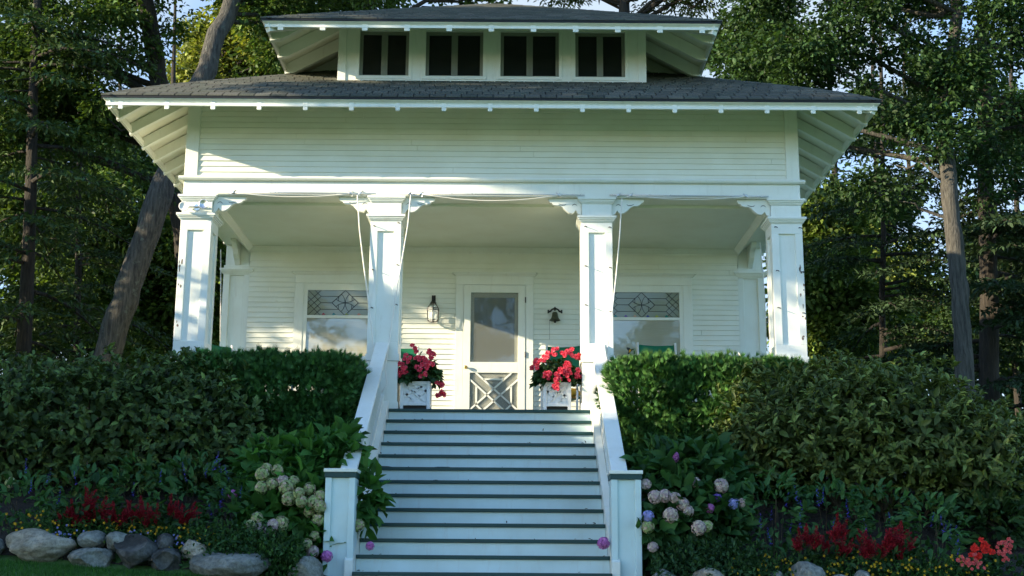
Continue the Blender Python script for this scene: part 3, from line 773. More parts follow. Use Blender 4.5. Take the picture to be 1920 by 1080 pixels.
tag(mb.build('bird_ornament', 'black_iron'), 'small dark bird ornament with orange breast on the right window glass', 'ornament')
o2 = bpy.context.scene.objects['bird_ornament']
q = MB().prism([(x-.02, z+.02), (x+.01, z+.022), (x, z-.01), (x-.03, z-.03)], 'y', y-.004, y-.0005).build('breast', 'yellow_cloth', o2)

# awning rods and cords
def wob(a, b, sag, n=14): return [(a[0]+(b[0]-a[0])*t, a[1]+(b[1]-a[1])*t, a[2]+(b[2]-a[2])*t-sag*4*t*(1-t)) for t in np.linspace(0, 1, n)]
def rod(x0, x1, clamps, rope, lab, hang):
    e = empty('awning_rod', ((x0+x1)/2, .07, 2.955), lab, 'awning rod', 'metal awning rods under the frieze')
    at_local(MB().tube([(x0, .055, 2.957), (x1, .055, 2.95)], .011, 8), e).build('rod', 'aluminium', e, smooth=True)
    at_local(MB().box(x0+.22, x1-.10, .072, .089, 2.928, 2.942), e).build('channel', 'planter_paint', e)
    for c in clamps:
        s = random.choice((-1, 1))
        mb = MB().tube([(c-s*.03, .06, 2.99), (c, .04, 2.955), (c+s*.035, .045, 2.93), (c+s*.02, .06, 2.915)], .008, 6).tube([(c+.02, .088, 2.99), (c+.01, .04, 2.96), (c-.015, .04, 2.935)], .007, 6).box(c-.012, c+.012, .035, .088, 2.945, 2.965)
        at_local(mb, e).build('clamp', 'aluminium', e)
    a, b, sg = rope
    at_local(MB().tube(hang, .0085, 6), e).build('hanging_cord', 'rope_white', e, smooth=True)
    at_local(MB().tube(wob((a, .035, 2.945), (b, .035, 2.94), sg), .006, 6), e).build('cord', 'rope_white', e, smooth=True)
def PW(l): return [tuple(W(x, y, Y)) for x, y, Y in l]
rod(-3.82, -1.58, (-3.53, -1.93, -1.79), (-3.50, -1.95, .05), 'metal awning rod with drooping cord in the left bay of the porch', PW([(670, 366, .04), (674, 430, .03), (681, 490, .03), (690, 560, .03), (697, 620, .03), (701, 655, .02), (699, 690, -.1)]))
rod(-1.30, 1.27, (-1.13, -.97, .91), (-.95, .90, .085), 'long metal awning rod with drooping cord over the middle of the porch', PW([(770, 366, .04), (765, 420, .03), (755, 480, .03), (746, 530, .03), (737, 590, .03), (729, 645, .02), (722, 690, -.12), (726, 720, -.2), (716, 735, -.25)]))
rod(1.61, 3.78, (1.73, 1.90, 3.47), (1.92, 3.44, .05), 'metal awning rod with slack cord in the right bay of the porch', PW([(1166, 372, .04), (1162, 440, .03), (1155, 520, .03), (1147, 590, .03), (1140, 640, .03), (1138, 668, .02), (1147, 695, -.05)]))
for l, lab in ((PW([(414, 468, 2.4), (414, 560, 2.4), (413, 640, 2.4)]), 'thin rope hanging behind the leftmost column'), (PW([(1425, 455, 2.3), (1434, 560, 2.3), (1437, 650, 2.3)]), 'thin rope hanging behind the rightmost column')):
    tag(MB().tube(l, .0075, 6).build('rope', 'rope_white', smooth=True), lab, 'rope', 'thin ropes at the back of the porch')

# chairs
def chair(x, rot, lab, back_w=.56, z_top=1.13, y=2.0):
    e = empty('folding_chair', (x, y, 0), lab, 'chair', 'green canvas chairs on the porch'); e.rotation_euler.z = rot
    h = back_w/2
    def U(n, mt, mb, **k): return mb.build(n, mt, e, **k)
    for s in (-1, 1):
        U('leg', 'chair_frame_paint', MB().tube([(s*h, .22, .003), (s*h, .15, .45), (s*h, .18, .8), (s*h, .24, z_top)], .017, 8), smooth=True)
        U('leg', 'chair_frame_paint', MB().tube([(s*h, -.30, .003), (s*h, -.27, .35), (s*h, -.24, .56)], .017, 8), smooth=True)
        U('arm', 'chair_frame_paint', MB().tube([(s*h, .17, .70), (s*(h+.03), -.10, .71), (s*(h+.03), -.26, .69), (s*(h+.02), -.32, .64), (s*h, -.30, .56), (s*h, -.24, .5)], .022, 8), smooth=True)
    nx = 9
    V = []; F = []
    for j in range(6):
        t = j/5
        for i in range(nx):
            u = -1+2*i/(nx-1); zz = .62+(z_top-.03-.62)*t-.012*(1-u*u)*(t > .9); yy = .165+.075*t+.04*(1-u*u)
            V.append((u*h, yy, zz))
    for j in range(5):
        for i in range(nx-1): a = j*nx+i; F.append((a, a+1, a+nx+1, a+nx))
    o = mesh_np('backrest', np.array(V), [np.array(F)], 'canvas_green', e, smooth=True); sm = o.modifiers.new('t', 'SOLIDIFY'); sm.thickness = .006
    V = [(u*h, v, .44-.05*(1-u*u)) for v in (-.26, -.1, .06, .18) for u in np.linspace(-1, 1, 9)]
    F = [(j*9+i, j*9+i+1, j*9+i+10, j*9+i+9) for j in range(3) for i in range(8)]
    o = mesh_np('seat', np.array(V), [np.array(F)], 'canvas_green', e, smooth=True); sm = o.modifiers.new('t', 'SOLIDIFY'); sm.thickness = .006
    return e
chair(-1.30, R(18), 'green canvas chair behind the left flower box, beside the second column', .52, 1.23)
chair(1.03, R(-10), 'green canvas chair behind the right flower box', .52, 1.27)
chair(2.48, R(4), 'green canvas chair in front of the right leaded window', .57, 1.30)
chair(-3.85, R(60), 'green canvas chair beside the leftmost column, its top just above the hedge', .5, 1.23)
hp_ = chair(3.75, R(-40), 'green canvas chair with white hooped arm by the right end of the porch', .5, 1.10)
MB().tube([(-.1+.14*math.cos(a), -.2, 1.0+.14*math.sin(a)) for a in np.linspace(-.3, math.pi+.3, 14)], .014, 8).build('hoop', 'chair_frame_paint', hp_, smooth=True)
V = MB().lathe([(0, 0), (.16, .01), (.20, .05), (.2, .09), (.15, .13), (0, .14)], 18, (1.10, 1.85, .40))
tag(V.build('cushion', 'yellow_cloth', smooth=True), 'round yellow cushion on the chair behind the right flower box', 'cushion')

# planter boxes with begonias
def planter(x0, x1, y0, y1, lab, flip=False):
    z1 = .385; e = empty('planter_box', ((x0+x1)/2, (y0+y1)/2, 0), lab, 'planter', 'white lattice planter boxes')
    L = e.location
    a, b, c, d = x0-L.x, x1-L.x, y0-L.y, y1-L.y; w_ = b-a
    MB().box(a+.03, b-.03, c+.03, d-.03, .06, z1-.03).build('panel', 'planter_paint', e)
    mb = MB(); p = .045
    for xa in (a, b-p):
        for ya in (c, d-p): mb.box(xa, xa+p, ya, ya+p, .003, z1-.002)
    mb.box(a+p, b-p, c+.004, c+.03, .06, .10).box(a+p, b-p, c+.004, c+.03, z1-.05, z1-.002).box(a+.004, a+.03, c+p, d-p, .06, .10).box(b-.03, b-.004, c+p, d-p, .06, .10).box(a+.004, a+.03, c+p, d-p, z1-.05, z1-.002).box(b-.03, b-.004, c+p, d-p, z1-.05, z1-.002)
    mb.build('frame', 'planter_paint', e, bevel=.004)
    mb = MB(); bx0, bx1, bz0, bz1 = a+p, b-p, .10, z1-.05; W_, H_ = bx1-bx0, bz1-bz0; yy = c+.022
    def q(u, v): return (bx0+(1-u if flip else u)*W_, yy, bz0+v*H_)
    for s in (((.1, .98), (.95, .04)), ((.0, .62), (.56, .0)), ((.0, .30), (.38, .68)), ((.46, .58), (.86, 1.0)), ((.12, .0), (.30, .26)), ((.46, .98), (.66, .78)), ((.66, .36), (1, .72)), ((.72, .92), (1, .6))):
        mb.bar(q(*s[0]), q(*s[1]), .016, .03)
    mb.build('lattice', 'planter_paint', e)
    MB().box(a+p, b-p, c+.06, d-.06, .003, .058).build('liner', 'black_iron', e)
    MB().box(a+.03, b-.03, c+.03, d-.03, z1-.029, z1-.02).build('soil', 'soil', e)
    return e
PL = (-1.19, -.79, .12, .50); PR = (.71, 1.08, .12, .50)
planter(*PL, 'white lattice planter box at the top of the stairs, left of the door')
planter(*PR, 'white lattice planter box at the top of the stairs, right of the door', True)
def rosette(r, petals, layers, cols, seed=0):
    g = np.random.default_rng(seed); Vs = []; Fs = []; Cs = []; b = 0
    for l in range(layers):
        rr = r*(1-.28*l); n = petals-l
        for i in range(n):
            a = 2*math.pi*(i+.5*l)/n+g.normal(0, .12); ca, sa = math.cos(a), math.sin(a); h = .15*r+l*.32*r
            w2 = rr*.42; j = g.uniform(.85, 1.15)
            P = [(0, 0, l*.08*r), (.55*rr, w2, h*.8), (rr*j, w2*.45, h+g.uniform(-.1, .25)*r), (rr*j, -w2*.45, h+g.uniform(-.1, .25)*r), (.55*rr, -w2, h*.8)]
            Vs += [(x*ca-y*sa, x*sa+y*ca, z) for x, y, z in P]; Fs.append((b, b+4, b+3, b+2, b+1)); b += 5
            c = np.array(cols[g.integers(len(cols))])*g.uniform(.8, 1.2); Cs += [c]*5
    return np.array(Vs), np.array(Fs), np.array(Cs)
def proto(name, V, F, C, mat='petal'):
    me = bpy.data.meshes.new(name); me.from_pydata([tuple(v) for v in V], [], [tuple(f) for f in F]); a = me.color_attributes.new('col', 'FLOAT_COLOR', 'POINT')
    c4 = np.ones((len(V), 4), np.float32); c4[:, :3] = C; a.data.foreach_set('color', c4.ravel()); me.materials.append(M[mat]); return me
def put(name, me, parent, loc, nrm, sc=1.0):
    o = bpy.data.objects.new(name, me); q = Vector(nrm).to_track_quat('Z', 'Y'); o.rotation_mode = 'QUATERNION'
    o.rotation_quaternion = q @ Matrix.Rotation(random.uniform(0, 6.28), 3, 'Z').to_quaternion(); o.location = loc; o.scale = (sc,)*3
    return link(o, parent)
BEG = [proto('flower', *rosette(.043, 7, 4, [(.76, .06, .10), (.82, .13, .18), (.66, .04, .07)], i)) for i in range(3)]
def begonia(x, y, z, rx, rz, flowers, lab):
    e = empty('begonia', (x, y, z), lab, 'flowers', 'begonias in the planter boxes')
    n = 620; d = rdir(n); d[:, 2] = np.abs(d[:, 2])*1.1-.25; rad = rng.random(n)**.4
    C = d*rad[:, None]*np.array([rx*.95, .24, rz*.85])+np.array([0, 0, .09])
    D = unit(d*np.array([1, 1, .2])+rng.normal(0, .4, (n, 3))+np.array([0, 0, -.25])); Nn = unit(d+rng.normal(0, .4, (n, 3))+np.array([0, -.2, .6]))
    Vv, Ff, Cc = leaves(C, D, Nn, rng.uniform(.07, .12, n), rng.uniform(.055, .085, n), HEX, colvar(n, (.035, .085, .028), .3, .3))
    mesh_np('foliage', Vv, Ff, 'glossy_leaf', e, col=Cc)
    mb = MB()
    for i in range(12): a = random.uniform(0, 6.28); mb.tube([(0, 0, -.05), (rx*.4*math.cos(a), .1*math.sin(a), .12), (rx*.8*math.cos(a), .18*math.sin(a), .2)], .006, 5)
    mb.build('stems', 'stem_brown', e)
    for (u, v) in flowers:
        yy = -.20*math.sqrt(max(0, 1-min(1, (u*u+v*v*.6))))-.06
        put('flower', random.choice(BEG), e, (u*rx, yy+random.uniform(-.02, .02), .08+v*rz), (u*.7, -1, .25+v*.3), random.uniform(.65, 1.0))
def scat(n, pts, s): return [(p[0]+random.gauss(0, s), p[1]+random.gauss(0, s)) for p in pts for _ in range(n)]
begonia(-.96, .28, .37, .30, .36, scat(5, [(-.85, .38), (-.6, .2), (0, .6), (-.45, .62), (-.1, .95), (.3, .75), (.55, .8), (.35, .45), (.6, .55), (-.95, .1), (-1.0, -.35), (.2, .15), (.95, -.25), (1.05, -.5)], .09), 'pink red begonia spilling over the left planter box')
begonia(.90, .28, .37, .31, .36, scat(6, [(-.85, .55), (-.5, .75), (-.15, .9), (.25, .85), (.55, .9), (.85, .75), (.35, .5), (.15, .2), (-.05, -.05), (-.1, -.35), (-.45, .05), (.5, .05), (.95, .1), (-.95, .35)], .09), 'pink red begonia spilling over the right planter box')

# ================================================================== plants
def shrub(name, lab, cat, base, blobs, n, L, wd, base_col, tmpl=HEX, mat='glossy_leaf', up=.3, group=None, shell=.55, var=.35, yel=.3, ros=0, stems=10, stemr=.02, lump=.35, cull=None, fill=0):
    """blobs: list of (cx,cy,cz,rx,ry,rz) ellipsoids in world space; leaves fill their outer shells"""
    e = empty(name, base, lab, cat, group); B = np.array(blobs, float); vol = B[:, 3]*B[:, 4]+B[:, 4]*B[:, 5]+B[:, 3]*B[:, 5]
    bi = rng.choice(len(B), n, p=vol/vol.sum()); d = rdir(n)
    ph = rng.normal(size=(6, 3))*2.6; am = rng.random(6)*6.28
    f = sum(np.sin(d@ph[i]*1.6+am[i]+bi) for i in range(6))/6
    rad = (shell+(1-shell)*rng.random(n)**.7)*(1+lump*.5*f)
    C = B[bi, :3]+d*rad[:, None]*B[bi, 3:]
    ins = np.zeros(n, bool)
    for b in B: ins |= (((C-b[:3])/(b[3:]*.62))**2).sum(1) < 1
    keep = ~ins & (C[:, 2] > gz(C[:, 0], C[:, 1])+.02)
    if cull is not None: keep &= cull(C)
    C = C[keep]; d = d[keep]; n = len(C)
    D = unit(d+rng.normal(0, .55, (n, 3))+np.array([0, 0, up])); Nn = unit(rng.normal(0, .45, (n, 3))+np.array([0, -.35, .9])+d*.4)
    if ros:                                              # leaves gathered in whorls at the shoot tips
        m = n//ros; n = m*ros; ax = unit(d[:m]+rng.normal(0, .3, (m, 3))+np.array([0, -.1, up])); A = np.repeat(ax, ros, 0); rv = rdir(n); rv = unit(rv-A*(rv*A).sum(1, keepdims=True))
        sh = np.repeat(rng.exponential(.035, m)*(rng.random(m) < .35), ros)
        C = np.repeat(C[:m], ros, 0)+A*(sh+rng.uniform(-.05, .03, n))[:, None]; D = unit(A*rng.uniform(.25, 1.1, n)[:, None]+rv*.8); Nn = unit(A*1.0-rv*.5+np.array([0, 0, .4]))
    s = rng.uniform(.5, 1.3, n)
    outer = leaves(C-np.array(base), D, Nn, L*s, wd*s, tmpl, colvar(n, base_col, var, yel))
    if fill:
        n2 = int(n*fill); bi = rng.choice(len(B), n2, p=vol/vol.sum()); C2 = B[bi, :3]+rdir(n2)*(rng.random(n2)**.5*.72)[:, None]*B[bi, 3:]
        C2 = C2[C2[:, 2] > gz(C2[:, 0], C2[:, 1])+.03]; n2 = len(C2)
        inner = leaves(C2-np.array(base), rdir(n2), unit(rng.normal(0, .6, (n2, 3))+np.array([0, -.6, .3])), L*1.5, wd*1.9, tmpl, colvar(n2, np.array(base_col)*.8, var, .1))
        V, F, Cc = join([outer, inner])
    else: V, F, Cc = outer
    mesh_np('foliage', V, F, mat, e, col=Cc)
    if stems:
        mb = MB()
        for i in range(stems):
            b = B[i % len(B)]; tx, ty, tz = b[0]+random.uniform(-.6, .6)*b[3], b[1]+random.uniform(-.5, .5)*b[4], b[2]+random.uniform(-.2, .5)*b[5]
            bx_, by_ = base[0]+(tx-base[0])*random.uniform(.1, .5), base[1]+random.uniform(-.15, .25)
            z0 = float(gz(bx_, by_))-.05; mx_ = (bx_*.5+tx*.5, by_*.5+ty*.5, z0*.4+tz*.6)
            at = MB().tube([(bx_, by_, z0), mx_, (tx, ty, tz)], [stemr, stemr*.8, stemr*.4], 6); mb.add([(v[0]-base[0], v[1]-base[1], v[2]-base[2]) for v in at.v], at.f)
        mb.build('stems', 'stem_brown', e)
    return e
def sprays(name, lab, cat, base, boxes, n, base_col, group=None):
    """arborvitae: feathery fans on the outside of rounded boxes (x0,x1,y0,y1,z0,z1)"""
    e = empty(name, base, lab, cat, group); parts = []
    for bi, (x0, x1, y0, y1, z0, z1) in enumerate(boxes):
        m = int(n/len(boxes)); c = np.array([(x0+x1)/2, (y0+y1)/2, (z0+z1)/2]); h = np.array([(x1-x0)/2, (y1-y0)/2, (z1-z0)/2])
        ar = np.array([h[0]*h[2], h[0]*h[1]*1.6, h[1]*h[2], h[1]*h[2]]); fc = rng.choice(4, m, p=ar/ar.sum()); q = rng.uniform(-1, 1, (m, 3))
        q[fc == 0, 1] = -1; q[fc == 1, 2] = 1; q[fc == 2, 0] = -1; q[fc == 3, 0] = 1
        hh = h/h.min(); qq = 1-(1-np.abs(q))*hh; qq = np.clip(qq, 0, 1); rn = np.maximum((qq**3).sum(1)**(1/3), 1)   # round the edges by a constant radius
        q = q*(1-(1-1/rn)[:, None]*.35/hh)*(.92+.11*rng.random(m))[:, None]; d = unit(np.sign(q)*qq**3+1e-6)
        P = c+q*h; f = np.sin(P[:, 0]*4.3+P[:, 2]*2.1)+np.sin(P[:, 2]*6.7-P[:, 0]*3.2)+np.sin(P[:, 0]*9+1.3)*.6
        P += d*(f*np.where(fc == 1, .025, .06))[:, None]
        nrm = d
        tb = rng.integers(0, max(1, m//7), m); P = P[tb]+nrm[tb]*0; nrm = nrm[tb]; st_ = rng.random(m); P = P+unit(nrm*.75+np.array([0, 0, .65]))*(st_*.17-.05)[:, None]+rng.normal(0, .028, (m, 3))
        k = 6; PP = np.repeat(P, k, 0); nn = np.repeat(nrm, k, 0)
        ta = rng.normal(0, .5, (m, 3)); ax = unit(nrm*.75+np.array([0, 0, .65])+ta[tb]+rng.normal(0, .16, (m, 3))); side = unit(np.cross(ax, rdir(m)))
        fan = np.tile(np.linspace(-.55, .55, k), m); A = np.repeat(ax, k, 0); S = np.repeat(side, k, 0)
        D = unit(A+S*fan[:, None]); NN = np.cross(A, S)
        Ls = np.repeat(rng.uniform(.055, .12, m), k)*(1-.4*np.abs(fan))
        V = leaves(PP-np.array(base), D, NN, Ls, .014, SLIV, np.repeat(colvar(m, base_col, .3, .3)*np.exp(rng.normal(0, .22, m))[tb][:, None], k, 0)); parts.append(V)
    V, F, C = join(parts); mesh_np('foliage', V, F, 'needle', e, col=C)
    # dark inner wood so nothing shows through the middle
    mb = MB()
    for (x0, x1, y0, y1, z0, z1) in boxes:
        for i in range(7):
            xx = x0+(x1-x0)*(i+.5)/7; yy = (y0+y1)/2+.1; b = MB().tube([(xx, yy, z0-.3), (xx+random.uniform(-.05, .05), yy, (z0+z1)/2), (xx, yy, z1-.12)], [.05, .04, .015], 6); mb.add([(v[0]-base[0], v[1]-base[1], v[2]-base[2]) for v in b.v], b.f)
    mb.build('stems', 'stem_brown', e)
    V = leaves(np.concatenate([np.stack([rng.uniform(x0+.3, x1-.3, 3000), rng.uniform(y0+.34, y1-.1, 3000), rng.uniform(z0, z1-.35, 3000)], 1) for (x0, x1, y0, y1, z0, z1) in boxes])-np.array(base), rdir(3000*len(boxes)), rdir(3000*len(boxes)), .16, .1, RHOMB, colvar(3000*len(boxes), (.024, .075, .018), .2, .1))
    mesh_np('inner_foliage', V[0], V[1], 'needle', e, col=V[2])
    return e
# clipped arborvitae flanking the stairs
sprays('arborvitae', 'feathery green arborvitae hedge left of the stairs, in front of the porch', 'hedge', (-2.4, -.9, -1.3), [(-3.75, -1.60, -1.55, -.2, -1.5, .38)], 46000, (.042, .125, .036), 'arborvitae hedges beside the stairs')
sprays('arborvitae', 'feathery bright green arborvitae hedge right of the stairs', 'hedge', (2.3, -.9, -1.3), [(1.60, 3.9, -1.45, -.2, -1.5, .37)], 46000, (.046, .125, .032), 'arborvitae hedges beside the stairs')
# big shrubs
def wb(px, py, Y, rx, ry, rz): p = W(px, py, Y); return (p[0], p[1], p[2], rx, ry, rz)
shrub('broadleaf_hedge', 'long dark broadleaf shrub left of the arborvitae, above the boulders', 'shrub', (-4.6, -1.5, -1.4),
      [wb(60, 815, -1.6, 1.1, .9, .92), wb(210, 808, -1.6, 1.1, .95, .94), wb(350, 808, -1.6, .95, .95, .92), wb(440, 815, -1.5, .62, .85, .86), wb(-80, 825, -1.4, 1.1, 1, .92), wb(300, 722, -1.2, 1.3, .8, .38), wb(80, 722, -1.2, 1.3, .8, .38)],
      21000, .085, .044, (.068, .116, .034), stems=22, yel=.25, up=.35, fill=.5, ros=7, lump=.6)
shrub('rounded_shrub', 'large rounded broadleaf shrub with yellowish leaf tips on the right', 'shrub', (4.6, -1.8, -1.5),
      [wb(1445, 815, -1.9, .66, .8, .64), wb(1560, 805, -1.9, .95, .95, .82), wb(1700, 812, -2.0, .98, 1.0, .84), wb(1825, 850, -2.1, .66, .9, .68), wb(1600, 738, -1.6, 1.0, .9, .36), wb(1440, 740, -1.4, .6, .7, .36)],
      22000, .095, .042, (.095, .14, .042), stems=24, yel=.34, up=.7, stemr=.028, fill=.5, ros=7, lump=.6)
shrub('border_shrub', 'dark leafy bush at the right edge behind the geraniums', 'shrub', (6.0, -2.2, -1.9),
      [wb(1900, 900, -1.6, .5, .5, .6), wb(1850, 980, -2.3, .45, .4, .35), wb(1960, 960, -2.0, .5, .5, .6)], 3200, .15, .075, (.035, .08, .028), stems=6)
# hydrangeas
def floret_head(seed, cols):
    g = np.random.default_rng(seed); n = 130; d = unit(g.normal(size=(n, 3))); d[:, 2] = np.where(d[:, 2] < -.5, -d[:, 2], d[:, 2])
    Vs = []; Fs = []; Cs = []; b = 0
    for a in range(7):                                   # closed core of the head
        for k in range(10):
            t, u = math.pi*a/6, 2*math.pi*k/10; Vs.append(np.array([math.sin(t)*math.cos(u), math.sin(t)*math.sin(u), math.cos(t)])*.066); Cs.append(np.array(cols[0])*.7)
    for a in range(6):
        for k in range(10): Fs.append((a*10+k, (a+1)*10+k, (a+1)*10+(k+1) % 10, a*10+(k+1) % 10))
    b = 70
    for i in range(n):
        p = d[i]*(.078+g.uniform(-.008, .008)); a = np.cross(d[i], g.normal(size=3)); a /= np.linalg.norm(a); c2 = np.cross(d[i], a); col = np.array(cols[g.integers(len(cols))])*g.uniform(.7, 1.25); r = g.uniform(.016, .023)
        for k in range(4):
            t = k*math.pi/2; u = a*math.cos(t)+c2*math.sin(t); v = np.cross(d[i], u)
            Vs += [p, p+u*r*.6+v*r*.5+d[i]*.006, p+u*r*1.1+d[i]*g.uniform(-.002, .008), p+u*r*.6-v*r*.5+d[i]*.006]; Fs.append((b, b+3, b+2, b+1)); b += 4; Cs += [col]*4
    return np.array(Vs), np.array(Fs), np.array(Cs)
HG = [proto('flower_head', *floret_head(i, [(.30, .38, .15), (.40, .42, .22), (.46, .34, .26), (.36, .42, .18)])) for i in range(4)]
HPK = [proto('flower_head', *floret_head(10+i, [(.55, .42, .42), (.5, .40, .34), (.45, .32, .34), (.52, .46, .36)])) for i in range(4)]
HM = [proto('flower_head', *floret_head(20+i, [(.52, .16, .45), (.6, .22, .5), (.45, .14, .42)])) for i in range(2)]
HB = [proto('flower_head', *floret_head(30+i, [(.28, .30, .62), (.38, .36, .66), (.22, .26, .5)])) for i in range(2)]
HL = [proto('flower_head', *floret_head(40+i, [(.16, .10, .45), (.22, .14, .5)])) for i in range(1)]
def hydrangea(lab, base, blobs, n, heads, colr, tops=()):
    e = shrub('hydrangea', lab, 'hydrangea', base, blobs, n, .17, .10, colr, up=.15, mat='leaf', fill=.3, group='hydrangeas beside the newel posts', shell=.6, stems=14, stemr=.009, yel=.15, var=.25)
    for px, py, Y, pr, sc in heads:
        p = W(px, py, Y); me = random.choice(pr)
        put('flower_head', me, e, tuple(np.array(p)-np.array(base)), (random.uniform(-.3, .3), -.9, .5), sc*random.uniform(.8, .92))
    return e
hb = (-2.2, -2.9, -1.9)
HLEFT = [(492, 890, -3.25, HG, 1.0), (520, 882, -3.2, HG, .9), (490, 915, -3.3, HG, .95), (511, 908, -3.3, HG, .9), (537, 915, -3.35, HG, 1.05), (541, 935, -3.38, HG, 1.05), (550, 905, -3.25, HG, .9), (530, 902, -3.3, HPK, .9), (580, 917, -3.3, HG, .9), (588, 942, -3.35, HG, 1.0), (580, 960, -3.3, HG, .8), (597, 975, -3.35, HG, .9), (482, 972, -3.45, HG, .85), (484, 990, -3.45, HPK, .95), (506, 996, -3.45, HPK, .8), (527, 982, -3.45, HG, 1.0), (590, 1005, -3.4, HG, .7), (586, 1035, -3.45, HPK, .85), (437, 927, -3.2, HM, .7), (560, 925, -3.4, HG, .85), (500, 878, -3.2, HG, .8), (565, 940, -3.4, HG, .9), (600, 930, -3.35, HG, .8), (470, 985, -3.5, HG, .8), (512, 985, -3.5, HPK, .85), (600, 950, -3.4, HG, .85), (575, 1020, -3.5, HG, .75), (672, 985, -3.2, HG, .85), (613, 1043, -3.5, HM, .8), (694, 1024, -3.3, HM, .62), (20, 905, -2.9, HG, .8)]
hydrangea('green hydrangea with faded greenish pink flower heads left of the left newel post', hb,
          [wb(520, 890, -2.7, .42, .35, .38), wb(600, 872, -2.7, .40, .35, .33), wb(645, 850, -2.6, .22, .3, .28), wb(560, 950, -3.0, .42, .3, .42), wb(500, 960, -3.1, .3, .25, .3), wb(690, 940, -3.02, .12, .12, .32), wb(590, 1030, -3.2, .22, .2, .28)], 1500, HLEFT, (.055, .16, .035))
HRIGHT = [(1262, 857, -3.0, HM, .9), (1228, 932, -3.4, HPK, .95), (1246, 930, -3.4, HPK, .9), (1266, 934, -3.4, HPK, .85), (1258, 966, -3.45, HPK, 1.0), (1280, 945, -3.4, HPK, .85), (1290, 958, -3.4, HPK, .85), (1310, 990, -3.45, HPK, 1.0), (1325, 987, -3.4, HG, .8), (1352, 911, -3.2, HPK, 1.0), (1376, 946, -3.2, HB, .85), (1391, 944, -3.2, HPK, .75), (1344, 933, -3.2, HL, .65), (1331, 953, -3.3, HM, .65), (1304, 905, -3.2, HPK, .8), (1215, 969, -3.42, HB, .85), (1215, 988, -3.42, HG, .9), (1211, 908, -3.3, HPK, .8), (1224, 1026, -3.45, HPK, .75), (1132, 1019, -3.25, HM, .85)]
hydrangea('dark leaved hydrangea with pale pink and lilac flower heads right of the right newel post', (2.2, -2.9, -2.1),
          [wb(1250, 880, -2.8, .34, .3, .3), wb(1330, 890, -2.8, .38, .35, .34), wb(1270, 960, -3.1, .4, .3, .4), wb(1340, 970, -3.0, .34, .3, .36), wb(1230, 1000, -3.2, .22, .2, .3)], 1300, HRIGHT, (.038, .105, .032))
# salvias
SAL = []
for i in range(3):
    g = np.random.default_rng(60+i); Vs = []; Fs = []; Cs = []; b = 0
    for k in range(26):
        z = .02+.2*k/26; a = g.uniform(0, 6.28); r = .022*(1-.6*k/26); c = np.array([.07, .05, .38])*g.uniform(.7, 1.5); u = np.array([math.cos(a), math.sin(a), .3]); t = np.array([-math.sin(a), math.cos(a), 0])
        p = np.array([0, 0, z]); Vs += [p, p+u*r*.7+t*.008, p+u*r*1.3, p+u*r*.7-t*.008]; Fs.append((b, b+1, b+2, b+3)); b += 4; Cs += [c]*4
    SAL.append(proto('flower_spike', np.array(Vs), np.array(Fs), np.array(Cs)))
def salvia(px, py, Y, rx, rz, n, spikes, lab):
    p = W(px, py, Y); base = (p[0], p[1], float(gz(p[0], p[1])))
    e = shrub('salvia', lab, 'salvia', base, [(p[0], p[1], p[2], rx, .26, rz)], n, .12, .055, (.045, .12, .04), mat='leaf', group='blue salvias in the border', shell=.3, stems=7, stemr=.006, up=.1, yel=.15, var=.25)
    for sx, sy in spikes:
        q = W(sx, sy, Y-.22); put('flower_spike', random.choice(SAL), e, tuple(np.array(q)-np.array(base)-np.array([0, 0, .1])), (random.uniform(-.3, .3), -.2, 1), random.uniform(.7, 1.1))
salvia(40, 960, -3.3, .42, .36, 330, [(50, 875), (57, 910), (90, 890)], 'blue salvia at the far left of the border above the largest boulder')
salvia(150, 945, -3.05, .42, .4, 330, [(145, 895), (110, 930)], 'leafy salvia behind the tallest red astilbe on the left')
salvia(262, 925, -3.0, .42, .4, 330, [(250, 915), (300, 890)], 'leafy salvia with a few blue flowers in the middle of the left border')
salvia(355, 920, -3.05, .45, .42, 340, [(350, 890), (385, 880), (400, 868), (415, 872), (430, 885), (415, 930)], 'salvia with many blue spikes left of the faded hydrangea')
salvia(430, 950, -3.15, .3, .32, 240, [(412, 940), (400, 960), (450, 925)], 'salvia under the single pink hydrangea head on the left')
salvia(1450, 960, -3.15, .40, .42, 360, [(1470, 940), (1425, 975), (1505, 950), (1445, 960), (1500, 975), (1480, 985), (1540, 930), (1495, 930), (1446, 1010)], 'salvia with many blue spikes right of the pale pink hydrangea')
salvia(1560, 970, -3.1, .42, .4, 340, [(1555, 985), (1590, 960), (1535, 935)], 'leafy salvia behind the red astilbes in the middle of the right border')
salvia(1650, 975, -3.15, .4, .36, 320, [(1670, 970), (1625, 985)], 'leafy salvia right of the middle in the right border')
salvia(1745, 1000, -3.35, .36, .4, 340, [(1742, 972), (1770, 985), (1780, 998), (1795, 1010), (1790, 1035), (1768, 990)], 'upright salvia with blue flowers left of the red geranium')
